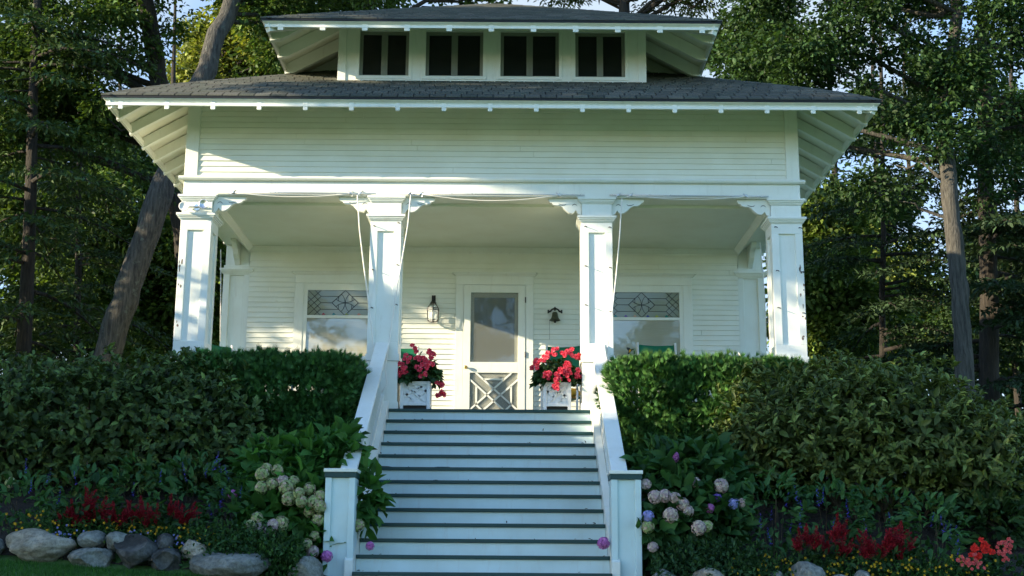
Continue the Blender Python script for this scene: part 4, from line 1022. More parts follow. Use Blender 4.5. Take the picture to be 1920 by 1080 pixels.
# astilbe plumes
AST = []
for i in range(3):
    g = np.random.default_rng(80+i); Vs = []; Fs = []; Cs = []; b = 0
    arms = [(np.zeros(3), np.array([0, 0, 1.]), .28, .04, 240)]
    for q in range(9):
        a = g.uniform(0, 6.28); z = g.uniform(.01, .15); dv = np.array([math.cos(a)*.75, math.sin(a)*.75, g.uniform(.5, 1.0)]); dv /= np.linalg.norm(dv); arms.append((np.array([0, 0, z]), dv, g.uniform(.07, .13), .022, 70))
    for p0, dv, L_, R_, cnt in arms:
        for k in range(cnt):
            t = g.random(); o_ = g.normal(size=3); o_ /= np.linalg.norm(o_); p = p0+dv*L_*t+o_*(R_*(1-t)**.7+.004)*g.random()**.5; u = (dv*.7+o_*.6)*.018; v = g.normal(size=3)*.005
            Vs += [p-v, p+v, p+u]; Fs.append((b, b+1, b+2)); b += 3; Cs += [np.array([.20, .008, .016])*g.uniform(.45, 1.7)]*3
    AST.append(proto('plume', np.array(Vs), np.array(Fs), np.array(Cs)))
def astilbe(px, py, Y, plumes, lab):
    p = W(px, py, Y); base = (p[0], p[1], float(gz(p[0], p[1]))); e = empty('astilbe', base, lab, 'astilbe', 'red astilbes in the border')
    n = 110; C = np.stack([rng.normal(0, .13, n), rng.normal(0, .1, n), rng.uniform(.0, .26, n)], 1); V = leaves(C, unit(C+rng.normal(0, .2, (n, 3))), unit(rng.normal(0, .4, (n, 3))+np.array([0, -.3, 1])), .09, .05, HEX, colvar(n, (.02, .05, .016), .3, .2)); mesh_np('foliage', V[0], V[1], 'leaf', e, col=V[2])
    for sx, sy, sc, lean in plumes:
        q = W(sx, sy, Y-.1); put('plume', random.choice(AST), e, tuple(np.array(q)-np.array(base)), (lean*1.3+random.uniform(-.3, .3), random.uniform(-.5, .1), 1), sc*random.uniform(.62, .98))
astilbe(140, 985, -3.5, [(118, 985, .9, -.2), (135, 972, 1.1, 0), (150, 985, 1.0, .2), (138, 990, 1.0, -.1)], 'red astilbe nearest the left end of the border')
astilbe(172, 980, -3.45, [(163, 975, 1.2, -.1), (172, 962, 1.15, 0), (182, 978, 1.1, .2), (170, 985, 1.2, 0)], 'tallest red astilbe, second from the left end')
astilbe(215, 985, -3.5, [(205, 985, .9, -.25), (215, 978, .95, 0), (232, 980, .95, .1), (222, 990, .9, .2)], 'red astilbe above the grey round stone')
astilbe(268, 985, -3.5, [(252, 982, .9, -.2), (265, 976, .95, 0), (280, 980, .9, .2), (292, 983, .95, 0), (275, 990, .8, .1)], 'broad red astilbe above the dark lichened boulder')
astilbe(335, 985, -3.45, [(318, 968, 1.1, -.05), (328, 974, 1.0, .1), (345, 978, 1.0, .45), (352, 982, .9, .6), (338, 985, .9, .3)], 'red astilbe leaning right, nearest the left hydrangea')
astilbe(1515, 1045, -3.6, [(1500, 1035, 1.0, -.3), (1515, 1025, 1.0, .1), (1525, 1030, .9, .3)], 'dim red astilbe left of the tall one in the right border')
astilbe(1565, 1048, -3.55, [(1552, 1040, 1.0, -.2), (1565, 1018, 1.2, 0), (1574, 1010, 1.1, .1), (1572, 1040, 1.2, .1), (1582, 1045, .9, .4)], 'tall red astilbe in the middle of the right border')
astilbe(1652, 1048, -3.55, [(1640, 1040, 1.1, -.5), (1655, 1030, 1.1, .5), (1668, 1022, 1.0, .7), (1650, 1045, 1.2, .3), (1632, 1048, 1.0, -.3)], 'feathery red astilbe drooping over the small grey stone on the right')
astilbe(1690, 1045, -3.5, [(1680, 1040, 1.0, -.1), (1692, 1030, 1.1, .1), (1702, 1032, 1.0, .4), (1690, 1050, 1.0, 0)], 'rightmost red astilbe beside the upright salvia')
# geraniums and small bedding at the right edge
GER = [proto('flower', *rosette(.04, 6, 3, [(.55, .02, .015), (.65, .03, .02)], 90+i)) for i in range(2)]
GPK = [proto('flower', *rosette(.035, 6, 3, [(.62, .07, .07), (.6, .12, .11)], 95+i)) for i in range(2)]
def bedding(name, lab, cat, px, py, Y, flowers, pr, sc):
    p = W(px, py, Y); base = (p[0], p[1], float(gz(p[0], p[1]))); h = p[2]-base[2]
    e = shrub(name, lab, cat, base, [(p[0], p[1], base[2]+h*.45, .24, .2, h*.5)], 220, .07, .06, (.025, .065, .02), mat='leaf', shell=.2, stems=6, stemr=.006, yel=.1)
    for fx, fy in flowers:
        for _ in range(5): q = W(fx+random.gauss(0, 5), fy+random.gauss(0, 5), Y-.15-random.random()*.05); put('flower', random.choice(pr), e, tuple(np.array(q)-np.array(base)), (random.uniform(-.4, .4), -1, .4), sc*.72)
bedding('geranium', 'bright red geranium near the right edge of the border', 'geranium', 1838, 1045, -3.4, [(1830, 1028), (1845, 1022), (1855, 1032), (1832, 1042), (1842, 1018), (1828, 1045)], GER, 1.0)
bedding('geranium', 'red and salmon geranium at the right edge, beside the bush', 'geranium', 1890, 1040, -3.4, [(1875, 1030), (1890, 1018), (1880, 1022), (1893, 1030), (1884, 1042)], GPK, .85)
bedding('impatiens', 'low pink impatiens in front of the red geranium', 'flowers', 1815, 1065, -3.6, [(1805, 1052), (1815, 1055), (1825, 1058), (1838, 1058), (1812, 1050), (1830, 1050)], GPK, .7)
# low carpets
def carpet(name, lab, spots, n_leaf, n_fl, fcol, fl_sc, lcol, lift=.14, lsz=.045):
    parts = []
    for (px, py, Y, rx, ry) in spots:
        p = W(px, py, Y); n = int(n_leaf*rx); x = p[0]+rng.normal(0, rx*.55, n); x = np.where(np.abs(x) < 1.78, p[0], x); y = np.clip(p[1]+rng.normal(0, ry*.5, n), -4.2, 0); z = gz(x, y)+rng.random(n)*lift
        C = np.stack([x, y, z], 1); parts.append(leaves(C, unit(rng.normal(0, .6, (n, 3))+np.array([0, -.3, .5])), unit(rng.normal(0, .5, (n, 3))+np.array([0, -.3, 1])), lsz*rng.uniform(.7, 1.3, n), lsz*.5, RHOMB, colvar(n, lcol, .3, .2)))
        m_ = int(n_fl*rx)
        if m_:
            x = p[0]+rng.normal(0, rx*.55, m_); y = np.clip(p[1]-.05+rng.normal(0, ry*.4, m_), -4.2, 0); z = gz(x, y)+lift*rng.uniform(.75, 1.15, m_); C0 = np.stack([x, y, z], 1)
            for k in range(5):
                a = 2*math.pi*k/5; D = np.stack([np.full(m_, math.cos(a)), rng.normal(-.3, .1, m_), np.full(m_, math.sin(a))], 1)
                parts.append(leaves(C0, D, np.tile([[0, -1., .3]], (m_, 1)), .017*fl_sc, .013*fl_sc, RHOMB, np.array(fcol)*rng.uniform(.75, 1.2, m_)[:, None]))
    V, F, C = join(parts); tag(mesh_np(name, V, F, 'leaf', col=C), lab, kind='stuff')
carpet('yellow_flower_carpet', 'low carpet of small yellow flowers behind the left boulders', [(100, 985, -3.6, .45, .2), (200, 990, -3.62, .5, .2), (300, 992, -3.62, .5, .2), (360, 1000, -3.65, .3, .2)], 1700, 60, (.62, .36, .02), 1.0, (.045, .11, .03), .20)
carpet('blue_flower_carpet', 'small patches of pale blue flowers among the left boulders', [(120, 995, -3.72, .16, .12), (260, 1000, -3.72, .14, .12), (320, 995, -3.7, .14, .1)], 600, 260, (.25, .27, .6), .8, (.03, .07, .02), .19)
carpet('yellow_flower_carpet', 'low carpet of small yellow flowers along the right border', [(1440, 1060, -3.7, .4, .2), (1540, 1062, -3.65, .4, .2), (1620, 1068, -3.65, .4, .2), (1720, 1072, -3.65, .4, .2), (1800, 1075, -3.65, .35, .2)], 1900, 75, (.62, .38, .02), 1.0, (.045, .11, .03), .22)
carpet('creeping_ivy', 'dark creeping ivy spilling over the left boulders toward the stairs', [(420, 1010, -3.72, .35, .2), (470, 1020, -3.74, .35, .2), (530, 1035, -3.78, .35, .2), (560, 1060, -3.85, .3, .2)], 2400, 0, (0, 0, 0), 1, (.035, .09, .028), .3, .06)
carpet('creeping_ivy', 'dark low creeper between the right newel post and the boulders', [(1230, 1050, -3.6, .3, .3), (1300, 1050, -3.62, .35, .3), (1370, 1060, -3.65, .3, .3), (1410, 1065, -3.7, .3, .25)], 2400, 0, (0, 0, 0), 1, (.03, .075, .028), .3, .06)
# grass blades where the lawn is in view
n = 42000
gxx = rng.uniform(-6.8, -1.8, n); gyy = -4.02-rng.random(n)**1.3*4.0
C = np.stack([gxx, gyy, gz(gxx, gyy)-.005], 1)
Vg = leaves(C, unit(rng.normal(0, .35, (n, 3))+np.array([0, 0, 1.])), rdir(n), rng.uniform(.03, .065, n), .009, SLIV, colvar(n, (.035, .115, .018), .25, .2))
tag(mesh_np('grass', Vg[0], Vg[1], 'leaf', col=Vg[2]), 'short green grass of the lawn below the boulders', kind='stuff')

# boulders
import bmesh
def boulder(x0, x1, y0, y1, mat, lab, Y=-3.85, depth=None, tilt=0, seed=0, flat=.5):
    a, b, c, d = W(x0, y1, Y), W(x1, y1, Y), W((x0+x1)/2, y0, Y), W((x0+x1)/2, y1, Y)
    wx = (b[0]-a[0])/2; hz = (c[2]-d[2])/2; g = np.random.default_rng(seed)
    bm = bmesh.new(); bmesh.ops.create_icosphere(bm, subdivisions=5, radius=1)
    P = np.array([v.co[:] for v in bm.verts]); dirs = unit(g.normal(size=(9, 3))); lim = g.uniform(.66, .95, 9)
    for k in range(9):                                   # knock flat facets into it
        h = P@dirs[k]; P -= dirs[k]*(np.maximum(h-lim[k], 0)*flat*1.9)[:, None]
    f = sum(np.sin(P@(g.normal(size=3)*3.2)+g.uniform(0, 6))*.03 for _ in range(5))+sum(np.sin(P@(g.normal(size=3)*11)+g.uniform(0, 6))*.010 for _ in range(7))+sum(np.sin(P@(g.normal(size=3)*26)+g.uniform(0, 6))*.004 for _ in range(8))
    P *= (1+f)[:, None]; mn, mx_ = P.min(0), P.max(0); P = (P-(mn+mx_)/2)/((mx_-mn)/2)
    P *= np.array([wx, depth or wx*.75, hz])
    for v, p in zip(bm.verts, P): v.co = p
    for ff in bm.faces: ff.smooth = True
    me = bpy.data.meshes.new('boulder'); bm.to_mesh(me); bm.free(); me.materials.append(M[mat]); o = bpy.data.objects.new('boulder', me); o.location = (float((a[0]+b[0])/2), Y+.1, float((c[2]+d[2])/2)); o.rotation_euler.z = g.uniform(-.2, .2); o.rotation_euler.y = tilt
    link(o); tag(o, lab, 'boulder', 'boulders edging the garden bed'); return o
boulder(3, 139, 990, 1062, 'granite_tan', 'largest pale tan boulder at the left end of the lawn edge', seed=1, depth=.35)
boulder(138, 191, 993, 1031, 'granite_grey', 'smooth oval grey boulder just right of the largest tan one', seed=2, depth=.16)
boulder(190, 238, 996, 1037, 'granite_grey', 'round plain grey boulder above the dark angular ones', seed=3, depth=.15)
boulder(122, 206, 1026, 1072, 'granite_grey', 'low angular grey boulder under the smooth oval one', Y=-3.95, seed=4, depth=.22, flat=.9)
boulder(200, 292, 1000, 1072, 'stone_dark', 'dark tilted boulder with pale lichen streaks', Y=-3.95, seed=5, depth=.25, tilt=.25, flat=.8)
boulder(285, 322, 999, 1036, 'stone_dark', 'small dark boulder behind the tilted one', seed=6, depth=.13)
boulder(272, 335, 1026, 1076, 'stone_dark', 'dark blocky boulder split in two faces, beside the bare soil', Y=-3.92, seed=7, depth=.2, flat=1.0)
boulder(332, 384, 1010, 1052, 'granite_tan', 'small tan boulder half hidden by ivy', seed=8, depth=.16)
boulder(343, 503, 1030, 1096, 'granite_grey', 'large wide grey boulder draped with ivy', Y=-3.95, seed=9, depth=.36)
boulder(535, 602, 1042, 1100, 'granite_grey', 'grey boulder half buried in ivy beside the left newel post', Y=-3.9, seed=10, depth=.22)
boulder(-60, 1, 1005, 1062, 'granite_grey', 'grey boulder cut off by the left edge', Y=-3.9, seed=21, depth=.2)
boulder(1222, 1276, 1066, 1110, 'granite_grey', 'low grey boulder nearest the right newel post', seed=11, depth=.18)
boulder(1298, 1364, 1064, 1115, 'granite_tan', 'tan boulder second from the right newel post', seed=12, depth=.2)
boulder(1446, 1477, 1069, 1105, 'granite_grey', 'small stone touching the left side of the tall speckled boulder', seed=13, depth=.12)
boulder(1479, 1549, 1052, 1120, 'granite_grey', 'tall speckled grey boulder in the right border', seed=14, depth=.22)
boulder(1550, 1604, 1076, 1110, 'granite_grey', 'flat stone right of the tall speckled boulder', seed=15, depth=.18)
boulder(1604, 1642, 1068, 1110, 'granite_grey', 'small pointed grey stone below the feathery astilbe', seed=16, depth=.14, flat=.9)

# ================================================================== trees
def crown_leaves(clumps, per, L, wd, col, tmpl=RHOMB, droop=.35, flat=.6, var=.3, yel=.3):
    C0 = np.array([c[:3] for c in clumps]); r = np.array([c[3] for c in clumps]); k = len(C0); n = k*per
    ci = np.repeat(np.arange(k), per); d = rdir(n); rad = rng.random(n)**.45
    P = C0[ci]+d*(rad*r[ci])[:, None]*np.array([1, 1, flat])
    D = unit(d*np.array([1, 1, .3])+rng.normal(0, .5, (n, 3))+np.array([0, 0, -droop])); Nn = unit(rng.normal(0, .5, (n, 3))+np.array([0, 0, 1]))
    s = rng.uniform(.65, 1.3, n); cc = colvar(n, col, var, yel)*np.exp(rng.normal(0, .12, k))[ci][:, None]
    return leaves(P, D, Nn, L*s, wd*s, tmpl, cc)
def tree(name, lab, trunk, radii, blobs, nclump, per, L, wd, col, bark, group=None, clump_r=(.35, .8), nbranch=26, bend=.3, **k):
    """trunk: world points; blobs: ellipsoids (x,y,z,rx,ry,rz) filled with leaf clumps"""
    base = tuple(trunk[0]); e = empty(name, base, lab, 'tree', group); b0 = np.array(base)
    B = np.array(blobs, float); vol = B[:, 3]*B[:, 4]*B[:, 5]
    clumps = []
    bi = rng.choice(len(B), nclump, p=vol/vol.sum()); d = rdir(nclump); rr = rng.random(nclump)**.4
    P = B[bi, :3]+d*rr[:, None]*B[bi, 3:]
    clumps = np.concatenate([P, rng.uniform(*clump_r, nclump)[:, None]], 1)
    V, F, C = crown_leaves(clumps, per, L, wd, col, **k); V = V-b0
    mesh_np('crown', V, F, 'leaf', e, col=C)
    T = np.array(trunk, float); mb = MB()
    # refine trunk with slight wander
    ts = np.linspace(0, len(T)-1, (len(T)-1)*4+1); Q = np.stack([np.interp(ts, np.arange(len(T)), T[:, i]) for i in range(3)], 1); rq = np.interp(ts, np.arange(len(T)), radii)
    Q[1:-1] += rng.normal(0, .02, Q[1:-1].shape); rq = rq*(1+rng.normal(0, .03, len(rq)))
    mb.tube(Q-b0, list(rq), 14)
    sel = rng.choice(nclump, min(nbranch, nclump), replace=False)
    for i in sel:
        c = clumps[i, :3]; cand = [j for j in range(len(Q)) if Q[j, 2] < c[2]-.2] or [0]
        j = min(cand, key=lambda q: np.linalg.norm(Q[q]-c)+.5*abs(Q[q, 2]-(c[2]-1.0)))
        s = Q[j]; dist = np.linalg.norm(c-s)
        if dist > 7: continue
        mid = s*.5+c*.5+np.array([rng.normal(0, .2), rng.normal(0, .2), bend*dist*.2]); r0 = min(rq[j]*.45, .022*dist+.015)
        m1 = s*.75+mid*.25+rng.normal(0, .08, 3); m2 = mid*.5+c*.5+rng.normal(0, .15, 3)
        mb.tube(np.array([s, m1, mid, m2, c])-b0, [r0, r0*.85, r0*.6, r0*.4, r0*.15], 6)
    mb.build('trunk', bark, e, smooth=True)
    return e
def conifer(name, lab, base, top, r0, zs, ln, col, bark, group=None, dz=.28, dens=1.0, hang=.35, step=.16):
    e = empty(name, tuple(base), lab, 'tree', group); b0 = np.array(base); T = np.linspace(base, top, 12); mb = MB()
    T[1:-1] += rng.normal(0, .02, (10, 3)); mb.tube(T-b0, list(np.linspace(r0, r0*.25, 12)), 12)
    tw = []; z = zs[0]
    while z < zs[1]:
        t = (z-base[2])/(top[2]-base[2]); p = np.array(base)+(np.array(top)-np.array(base))*t; a = rng.uniform(0, 6.28); l = ln*(1-.55*t)*rng.uniform(.55, 1.15)
        dirv = np.array([math.cos(a), math.sin(a), 0]); pts = [p+dirv*l*u+np.array([0, 0, l*(.12*u-hang*u*u)]) for u in np.linspace(0, 1, 6)]
        rb = .012+.012*l; mb.tube(np.array(pts)-b0, [rb, rb*.85, rb*.7, rb*.5, rb*.35, rb*.15], 5)
        for u in np.arange(.18, 1.0, step/l):
            q = p+dirv*l*u+np.array([0, 0, l*(.12*u-hang*u*u)])
            for sd in (-1, 1):
                if rng.random() > dens: continue
                sl = l*.42*(1-u*.7)*rng.uniform(.5, 1.1); sv = np.array([-dirv[1]*sd, dirv[0]*sd, 0])+dirv*.55; sv /= np.linalg.norm(sv); tw.append((q, sv, sl))
        z += dz*rng.uniform(.5, 1.5)
    Cs = []; Ds = []
    for q, sv, sl in tw:
        m_ = max(3, int(sl/.055)); u = np.linspace(.05, 1, m_); P = q+np.outer(u*sl, sv)+np.stack([np.zeros(m_), np.zeros(m_), -.28*sl*u**2], 1)+rng.normal(0, .025, (m_, 3)); Cs.append(P)
        Ds.append(sv+rng.normal(0, .6, (m_, 3))+np.array([0, 0, -.35]))
    C = np.concatenate(Cs); D = np.concatenate(Ds); n = len(C)
    V = leaves(C-b0, D, unit(rng.normal(0, .35, (n, 3))+np.array([0, 0, 1])), rng.uniform(.10, .2, n), rng.uniform(.04, .07, n), STRIP, colvar(n, col, .3, .15)); mesh_np('crown', V[0], V[1], 'needle', e, col=V[2])
    mb.build('trunk', bark, e, smooth=True); return e
def tw_(l): return [tuple(W(x, y, Y)) for x, y, Y in l]
def gfix(l, r):
    p = list(l[0]); p[2] = float(gz(p[0], p[1]))-.2; return [tuple(p)]+l, [r[0]*1.25]+r
G_L, G_R, G_F = 'trees left of the cottage', 'trees right of the cottage', 'forest behind the cottage'
GREEN = (.058, .108, .030)
# leaning maple
t, r = gfix(tw_([(176, 740, 7), (208, 640, 7), (240, 540, 7), (290, 400, 7), (330, 285, 7.2), (385, 130, 7.5), (432, 0, 8), (470, -140, 8.5), (500, -330, 9)]), [.27, .255, .245, .235, .225, .20, .175, .14, .07])
tree('maple', 'maple with a thick grey lichened trunk leaning right behind the left eave', t, r,
     [wb(500, 70, 9, 1.0, 1.4, .8), wb(590, 95, 10, .9, 1.2, .6), wb(430, 190, 9.5, .9, 1.2, .55), wb(560, -60, 9, 2.4, 2.0, 1.2), wb(350, -120, 9, 2.4, 2, 1.2)], 150, 170, .12, .075, GREEN, 'bark_grey', G_L)
t, r = gfix(tw_([(372, 640, 10), (350, 480, 10), (322, 300, 10), (305, 190, 10), (288, 90, 10), (270, 0, 10), (255, -150, 10), (240, -400, 10)]), [.22, .21, .205, .20, .195, .18, .14, .06])
tree('maple', 'tall slender maple rising behind the left end of the roof', t, r,
     [wb(190, 80, 9.5, 1.1, 1.2, .9), wb(110, 170, 9, 1.3, 1.3, .8), wb(200, 250, 9.5, 1.0, 1.2, .7), wb(40, 60, 9, 1.2, 1.3, 1.0), wb(330, 60, 10.5, .5, .8, .5), wb(120, -60, 10, 2.4, 1.8, 1.0), wb(330, 230, 11, .6, .8, .4), wb(10, 250, 9, .9, 1.2, .6)], 190, 180, .12, .075, GREEN, 'bark_dark', G_L)
t0, t1 = W(62, 640, 8), W(84, -350, 8.5); t0 = (t0[0], t0[1], float(gz(t0[0], t0[1]))-.2)
conifer('hemlock', 'dark hemlock with layered boughs at the far left', t0, tuple(t1), .17, (-.2, 9.5), 3.4, (.042, .078, .028), 'bark_dark', G_L, dz=.15, step=.12)
p = W(170, 640, 13); p2 = W(150, -250, 13)
conifer('pine', 'dark drooping pine between the far left hemlock and the leaning trunk', (p[0], p[1], -1.0), tuple(p2), .10, (-.3, 9), 3.2, (.045, .080, .028), 'bark_dark', G_L, dz=.17, step=.12)
# right side
t, r = gfix(tw_([(1812, 720, 8), (1806, 620, 8), (1797, 520, 8), (1786, 420, 8), (1778, 330, 8), (1770, 220, 8.3), (1790, 80, 8.6), (1800, -120, 9), (1790, -380, 9)]), [.185, .175, .17, .17, .165, .15, .13, .1, .05])
tree('maple', 'maple with a pale slender trunk right of the cottage, its crown hanging above', t, r,
     [wb(1430, 40, 8.5, .9, 1.3, .8), wb(1520, 130, 8, 1.0, 1.3, .8), wb(1590, 40, 8, 1.1, 1.3, .9), wb(1640, 190, 8, .9, 1.3, .7), wb(1730, 90, 7.5, .9, 1.2, .8), wb(1720, 260, 8, .9, 1.3, .7), wb(1830, 170, 8, .9, 1.2, .9), wb(1870, 40, 8, .9, 1.2, .8), wb(1850, 320, 8.5, .7, 1, .6), wb(1600, 330, 9, .8, 1, .5), wb(1480, 215, 9, .7, 1, .5), wb(1680, -80, 8.5, 3, 2, 1.0), wb(1700, 400, 9, .7, .8, .4), wb(1400, 140, 9.5, .5, .9, .5)], 215, 190, .12, .074, (.034, .074, .028), 'bark_tan', G_R)
t0, t1 = W(1842, 720, 11), W(1835, -420, 11); t0 = (t0[0], t0[1], float(gz(t0[0], t0[1]))-.2)
conifer('hemlock', 'tall dark hemlock behind the pale maple trunk on the right', t0, tuple(t1), .25, (-.2, 11), 4.4, (.030, .056, .026), 'bark_dark', G_R, dz=.14, hang=.25, step=.11)
p = W(1640, 640, 14); p2 = W(1650, -150, 14)
conifer('hemlock', 'smaller hemlock with wispy boughs just right of the porch', (p[0], p[1], -1.0), tuple(p2), .10, (-.4, 8.5), 3.6, (.034, .064, .028), 'bark_dark', G_R, dz=.16, hang=.3, step=.12)
# trees behind the roof line
t, r = gfix(tw_([(1168, 300, 17), (1169, 100, 17), (1170, -80, 17), (1172, -300, 17)]), [.2, .17, .15, .08])
tree('pine', 'pine whose trunk tip shows above the dormer roof', t, r, [wb(1060, -30, 17, 1.4, 1, .35), wb(1270, -5, 17, 1.2, 1, .4), wb(1150, -120, 17, 2.2, 1.5, .6), wb(1330, -30, 16, 1.2, 1, .7)], 90, 70, .2, .05, (.045, .07, .02), 'bark_dark', G_F, nbranch=30)
t, r = gfix(tw_([(700, 300, 15), (690, 60, 15), (650, -90, 15), (620, -300, 15)]), [.3, .25, .2, .08])
tree('oak', 'oak crown spreading above the left half of the dormer roof', t, r, [wb(640, -30, 15, 1.8, 1.2, .55), wb(780, -40, 15, 1.6, 1.2, .5), wb(520, 0, 15, 1.2, 1, .8), wb(900, -30, 15, 1.2, 1, .35), wb(700, -150, 15, 3, 2, .8)], 130, 100, .16, .12, GREEN, 'bark_dark', G_F)
# forest further off: (px of trunk, depth, crown blobs in px, leaf colour with sunlight or shade mixed in)
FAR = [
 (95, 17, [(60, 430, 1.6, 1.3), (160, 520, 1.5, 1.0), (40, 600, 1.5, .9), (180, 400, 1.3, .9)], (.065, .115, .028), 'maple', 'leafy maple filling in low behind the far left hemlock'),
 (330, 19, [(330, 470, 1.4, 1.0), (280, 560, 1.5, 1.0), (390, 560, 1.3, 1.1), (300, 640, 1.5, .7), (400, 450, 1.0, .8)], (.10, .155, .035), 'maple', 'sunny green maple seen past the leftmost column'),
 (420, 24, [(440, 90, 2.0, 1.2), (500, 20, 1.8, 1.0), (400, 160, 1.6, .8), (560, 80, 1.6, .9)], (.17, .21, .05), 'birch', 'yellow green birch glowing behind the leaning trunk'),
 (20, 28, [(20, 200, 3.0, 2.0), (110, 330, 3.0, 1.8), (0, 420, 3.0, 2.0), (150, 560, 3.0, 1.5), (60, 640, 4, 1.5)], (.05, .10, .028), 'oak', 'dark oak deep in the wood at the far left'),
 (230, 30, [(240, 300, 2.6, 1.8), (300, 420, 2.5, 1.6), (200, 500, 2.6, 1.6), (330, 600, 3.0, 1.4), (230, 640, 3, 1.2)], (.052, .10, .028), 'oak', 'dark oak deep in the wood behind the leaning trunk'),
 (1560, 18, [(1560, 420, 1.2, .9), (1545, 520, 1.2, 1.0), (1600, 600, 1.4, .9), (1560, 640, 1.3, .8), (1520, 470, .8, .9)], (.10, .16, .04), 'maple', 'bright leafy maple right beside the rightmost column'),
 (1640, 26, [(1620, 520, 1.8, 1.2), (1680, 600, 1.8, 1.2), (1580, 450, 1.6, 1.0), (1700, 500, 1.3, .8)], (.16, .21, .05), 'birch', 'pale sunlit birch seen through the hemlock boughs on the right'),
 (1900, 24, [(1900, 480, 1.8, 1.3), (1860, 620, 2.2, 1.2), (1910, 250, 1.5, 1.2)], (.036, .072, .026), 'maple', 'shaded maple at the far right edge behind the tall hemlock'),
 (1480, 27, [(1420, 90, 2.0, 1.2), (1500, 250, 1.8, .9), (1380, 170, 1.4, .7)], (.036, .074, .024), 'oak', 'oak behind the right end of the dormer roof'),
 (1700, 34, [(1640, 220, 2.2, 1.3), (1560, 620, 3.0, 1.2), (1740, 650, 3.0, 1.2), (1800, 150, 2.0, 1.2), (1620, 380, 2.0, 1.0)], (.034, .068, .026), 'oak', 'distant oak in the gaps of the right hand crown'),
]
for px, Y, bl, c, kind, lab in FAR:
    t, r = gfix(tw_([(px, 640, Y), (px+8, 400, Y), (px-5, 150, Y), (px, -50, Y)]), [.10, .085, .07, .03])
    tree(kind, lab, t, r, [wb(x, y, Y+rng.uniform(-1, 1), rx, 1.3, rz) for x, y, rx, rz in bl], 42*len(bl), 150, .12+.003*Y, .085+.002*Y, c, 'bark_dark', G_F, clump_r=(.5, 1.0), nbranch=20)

# the wood goes on behind and to both sides
z0 = float(gz(0, 40)); far = None
for k, (x, y, sc) in enumerate([(-26, 36, 1.1), (-7, 48, 1.15), (4, 50, 1.2), (22, 38, 1.15), (30, 30, 1.1), (-34, 26, 1.2), (-22, 62, 1.4), (38, 46, 1.3), (9, 66, 1.4)]):
    if far is None: far = o = tree('oak', '', [(x, y, z0-.2), (x+.2, y, z0+4), (x-.2, y, z0+9)], [.3, .22, .06], [(x, y, z0+4.5, 3.4, 2.6, 4.2), (x+2.5, y, z0+3, 2.4, 2, 2.6), (x-2.4, y+.4, z0+3.4, 2.4, 2, 3.0), (x, y, z0+9, 2.4, 2.2, 2.2)], 150, 110, .28, .2, (.036, .07, .026), 'bark_dark', 'far trees of the wood', clump_r=(.6, 1.2), nbranch=24)
    else: o = dup(far); o.location = (x, y, z0-.2); o.rotation_euler.z = k*1.1
    o.scale = (sc, sc, sc*rng.uniform(.9, 1.15)); o['label'] = 'broad leafy oak in the far background of the wood behind the cottage'
# trees of the same wood outside the frame; they throw the shade across the garden
def side_tree(x, y, h, blobs, lab, n=160, per=70, kind='maple', L=.2):
    z = float(gz(x, y)); tree(kind, lab, [(x, y, z-.2), (x+.1, y, z+h*.35), (x-.1, y+.1, z+h*.7), (x, y, z+h)], [.22, .18, .12, .04], blobs, n, per, L, L*.85, GREEN, 'bark_grey', 'trees left of the lawn', clump_r=(.35, .8), nbranch=24)
def pc(p, z, rp, rz, s=14.0, rs=.8):
    return (.342*p-.94*s, -.94*p-.342*s, z, rs, rp, rz)
def at_p(p, s=14.0): return .342*p-.94*s, -.94*p-.342*s
side_tree(*at_p(.6), 4.6, [pc(.45, 2.7, .9, 1.35), pc(1.3, 2.5, .9, 1.35), pc(.4, 1.2, 1.2, 1.2)], 'small dense maple beside the lawn, level with the stairs', 170, 90)
side_tree(*at_p(2.6), 5.0, [pc(2.3, 2.5, .9, 1.5), pc(3.2, 2.7, 1.0, 1.7), pc(2.7, 1.0, 1.3, 1.2)], 'bushy maple further down the left side of the lawn', 170, 90)
side_tree(*at_p(4.4), 6.0, [pc(4.2, 2.8, 1.0, 1.9), pc(5.2, 2.6, 1.1, 1.9), pc(3.7, 4.8, .9, .9)], 'loose topped maple at the lower end of the lawn', 170, 80)
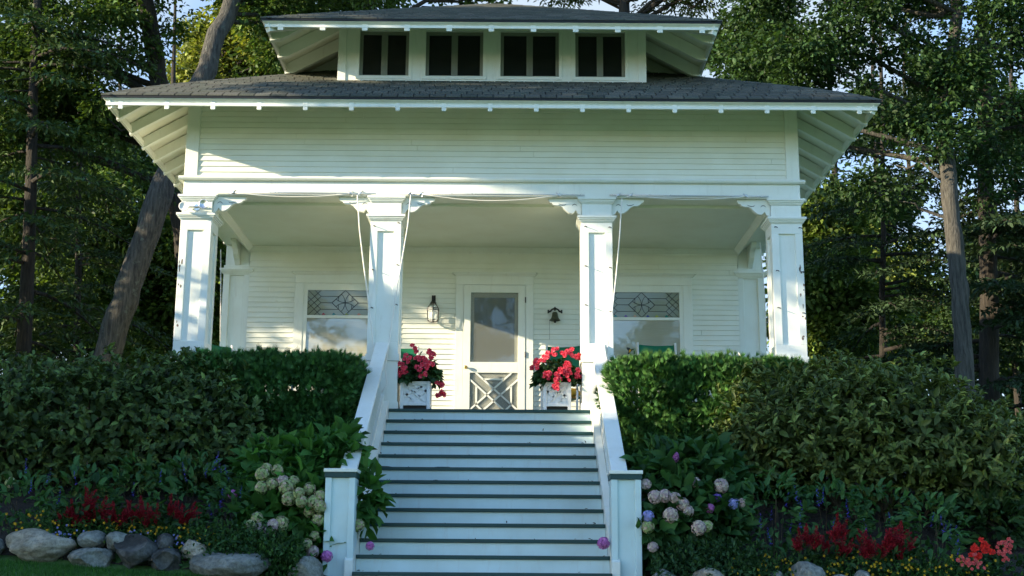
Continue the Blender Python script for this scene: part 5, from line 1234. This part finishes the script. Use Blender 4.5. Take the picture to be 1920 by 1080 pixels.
side_tree(*at_p(-.75), 6.2, [pc(-.55, 3.95, .32, 1.25), pc(-.8, 2.0, .5, 1.4), pc(-1.35, 3.7, .12, .3)], 'narrow young maple nearest the cottage beside the lawn', 190, 90)
side_tree(*at_p(-3.9), 7.5, [pc(-3.8, 5.9, .5, .8), pc(-4.8, 5.2, .6, 1.2), pc(-3.4, 7.2, .6, .5)], 'loose maple beside the path round the cottage, left of the porch', 75, 60)
side_tree(*at_p(1.2, 15.5), 12.5, [pc(.2, 8.5, 1.0, 1.0, 15.5, 1.2), pc(1.6, 8.8, 1.2, 1.0, 15.5, 1.2), pc(3.0, 8.9, 1.2, 1.0, 15.5, 1.2), pc(.9, 10.6, 2.2, 1.3, 15.5, 1.4), pc(-1.4, 10.2, 1.0, .7, 15.5, 1.2), pc(1.2, 7.7, .7, .3, 15.5, .8), pc(1.25, 6.8, .16, .7, 15.5, .8)], 'tall high crowned maple standing over the smaller ones beside the lawn', 190, 80)
for x, y, h, lab in ((-16.5, 3.5, 11, 'dense maple outside the left edge, level with the back of the cottage'), (-18, 9.5, 12, 'dense maple far out on the left, behind the cottage'), (-19.5, 16, 13, 'dense maple at the back corner of the left wood')):
    side_tree(x, y, h, [(x, y, 6.5, 2.6, 2.8, 3.5), (x+.5, y+2, 4.0, 2.2, 2.4, 2.8), (x-.5, y-1.5, 3.5, 2.2, 2.4, 2.6), (x, y, 9.5, 2.0, 2.2, 2.0)], lab, 130, 60, L=.3)
for x, y, lab in ((-3.0, -37, 'spreading maple across the lawn, opposite the front door'), (9, -40, 'maple across the lawn, opposite the right window'), (-13, -41, 'maple across the lawn, opposite the left window')):
    z = float(gz(x, y))
    tree('maple', lab, [(x, y, z-.2), (x+.2, y, 1.0), (x+1.2, y, 5.5), (x+2.4, y, 10.0)], [.4, .34, .22, .06], [(x+.5, y, 9, 4.5, 2.5, 4.0), (x-3, y, 6.5, 3, 2, 2.2), (x+4, y, 6, 3, 2, 2)], 110, 60, .3, .25, GREEN, 'bark_dark', 'trees across the lawn', clump_r=(.4, .9), nbranch=40)
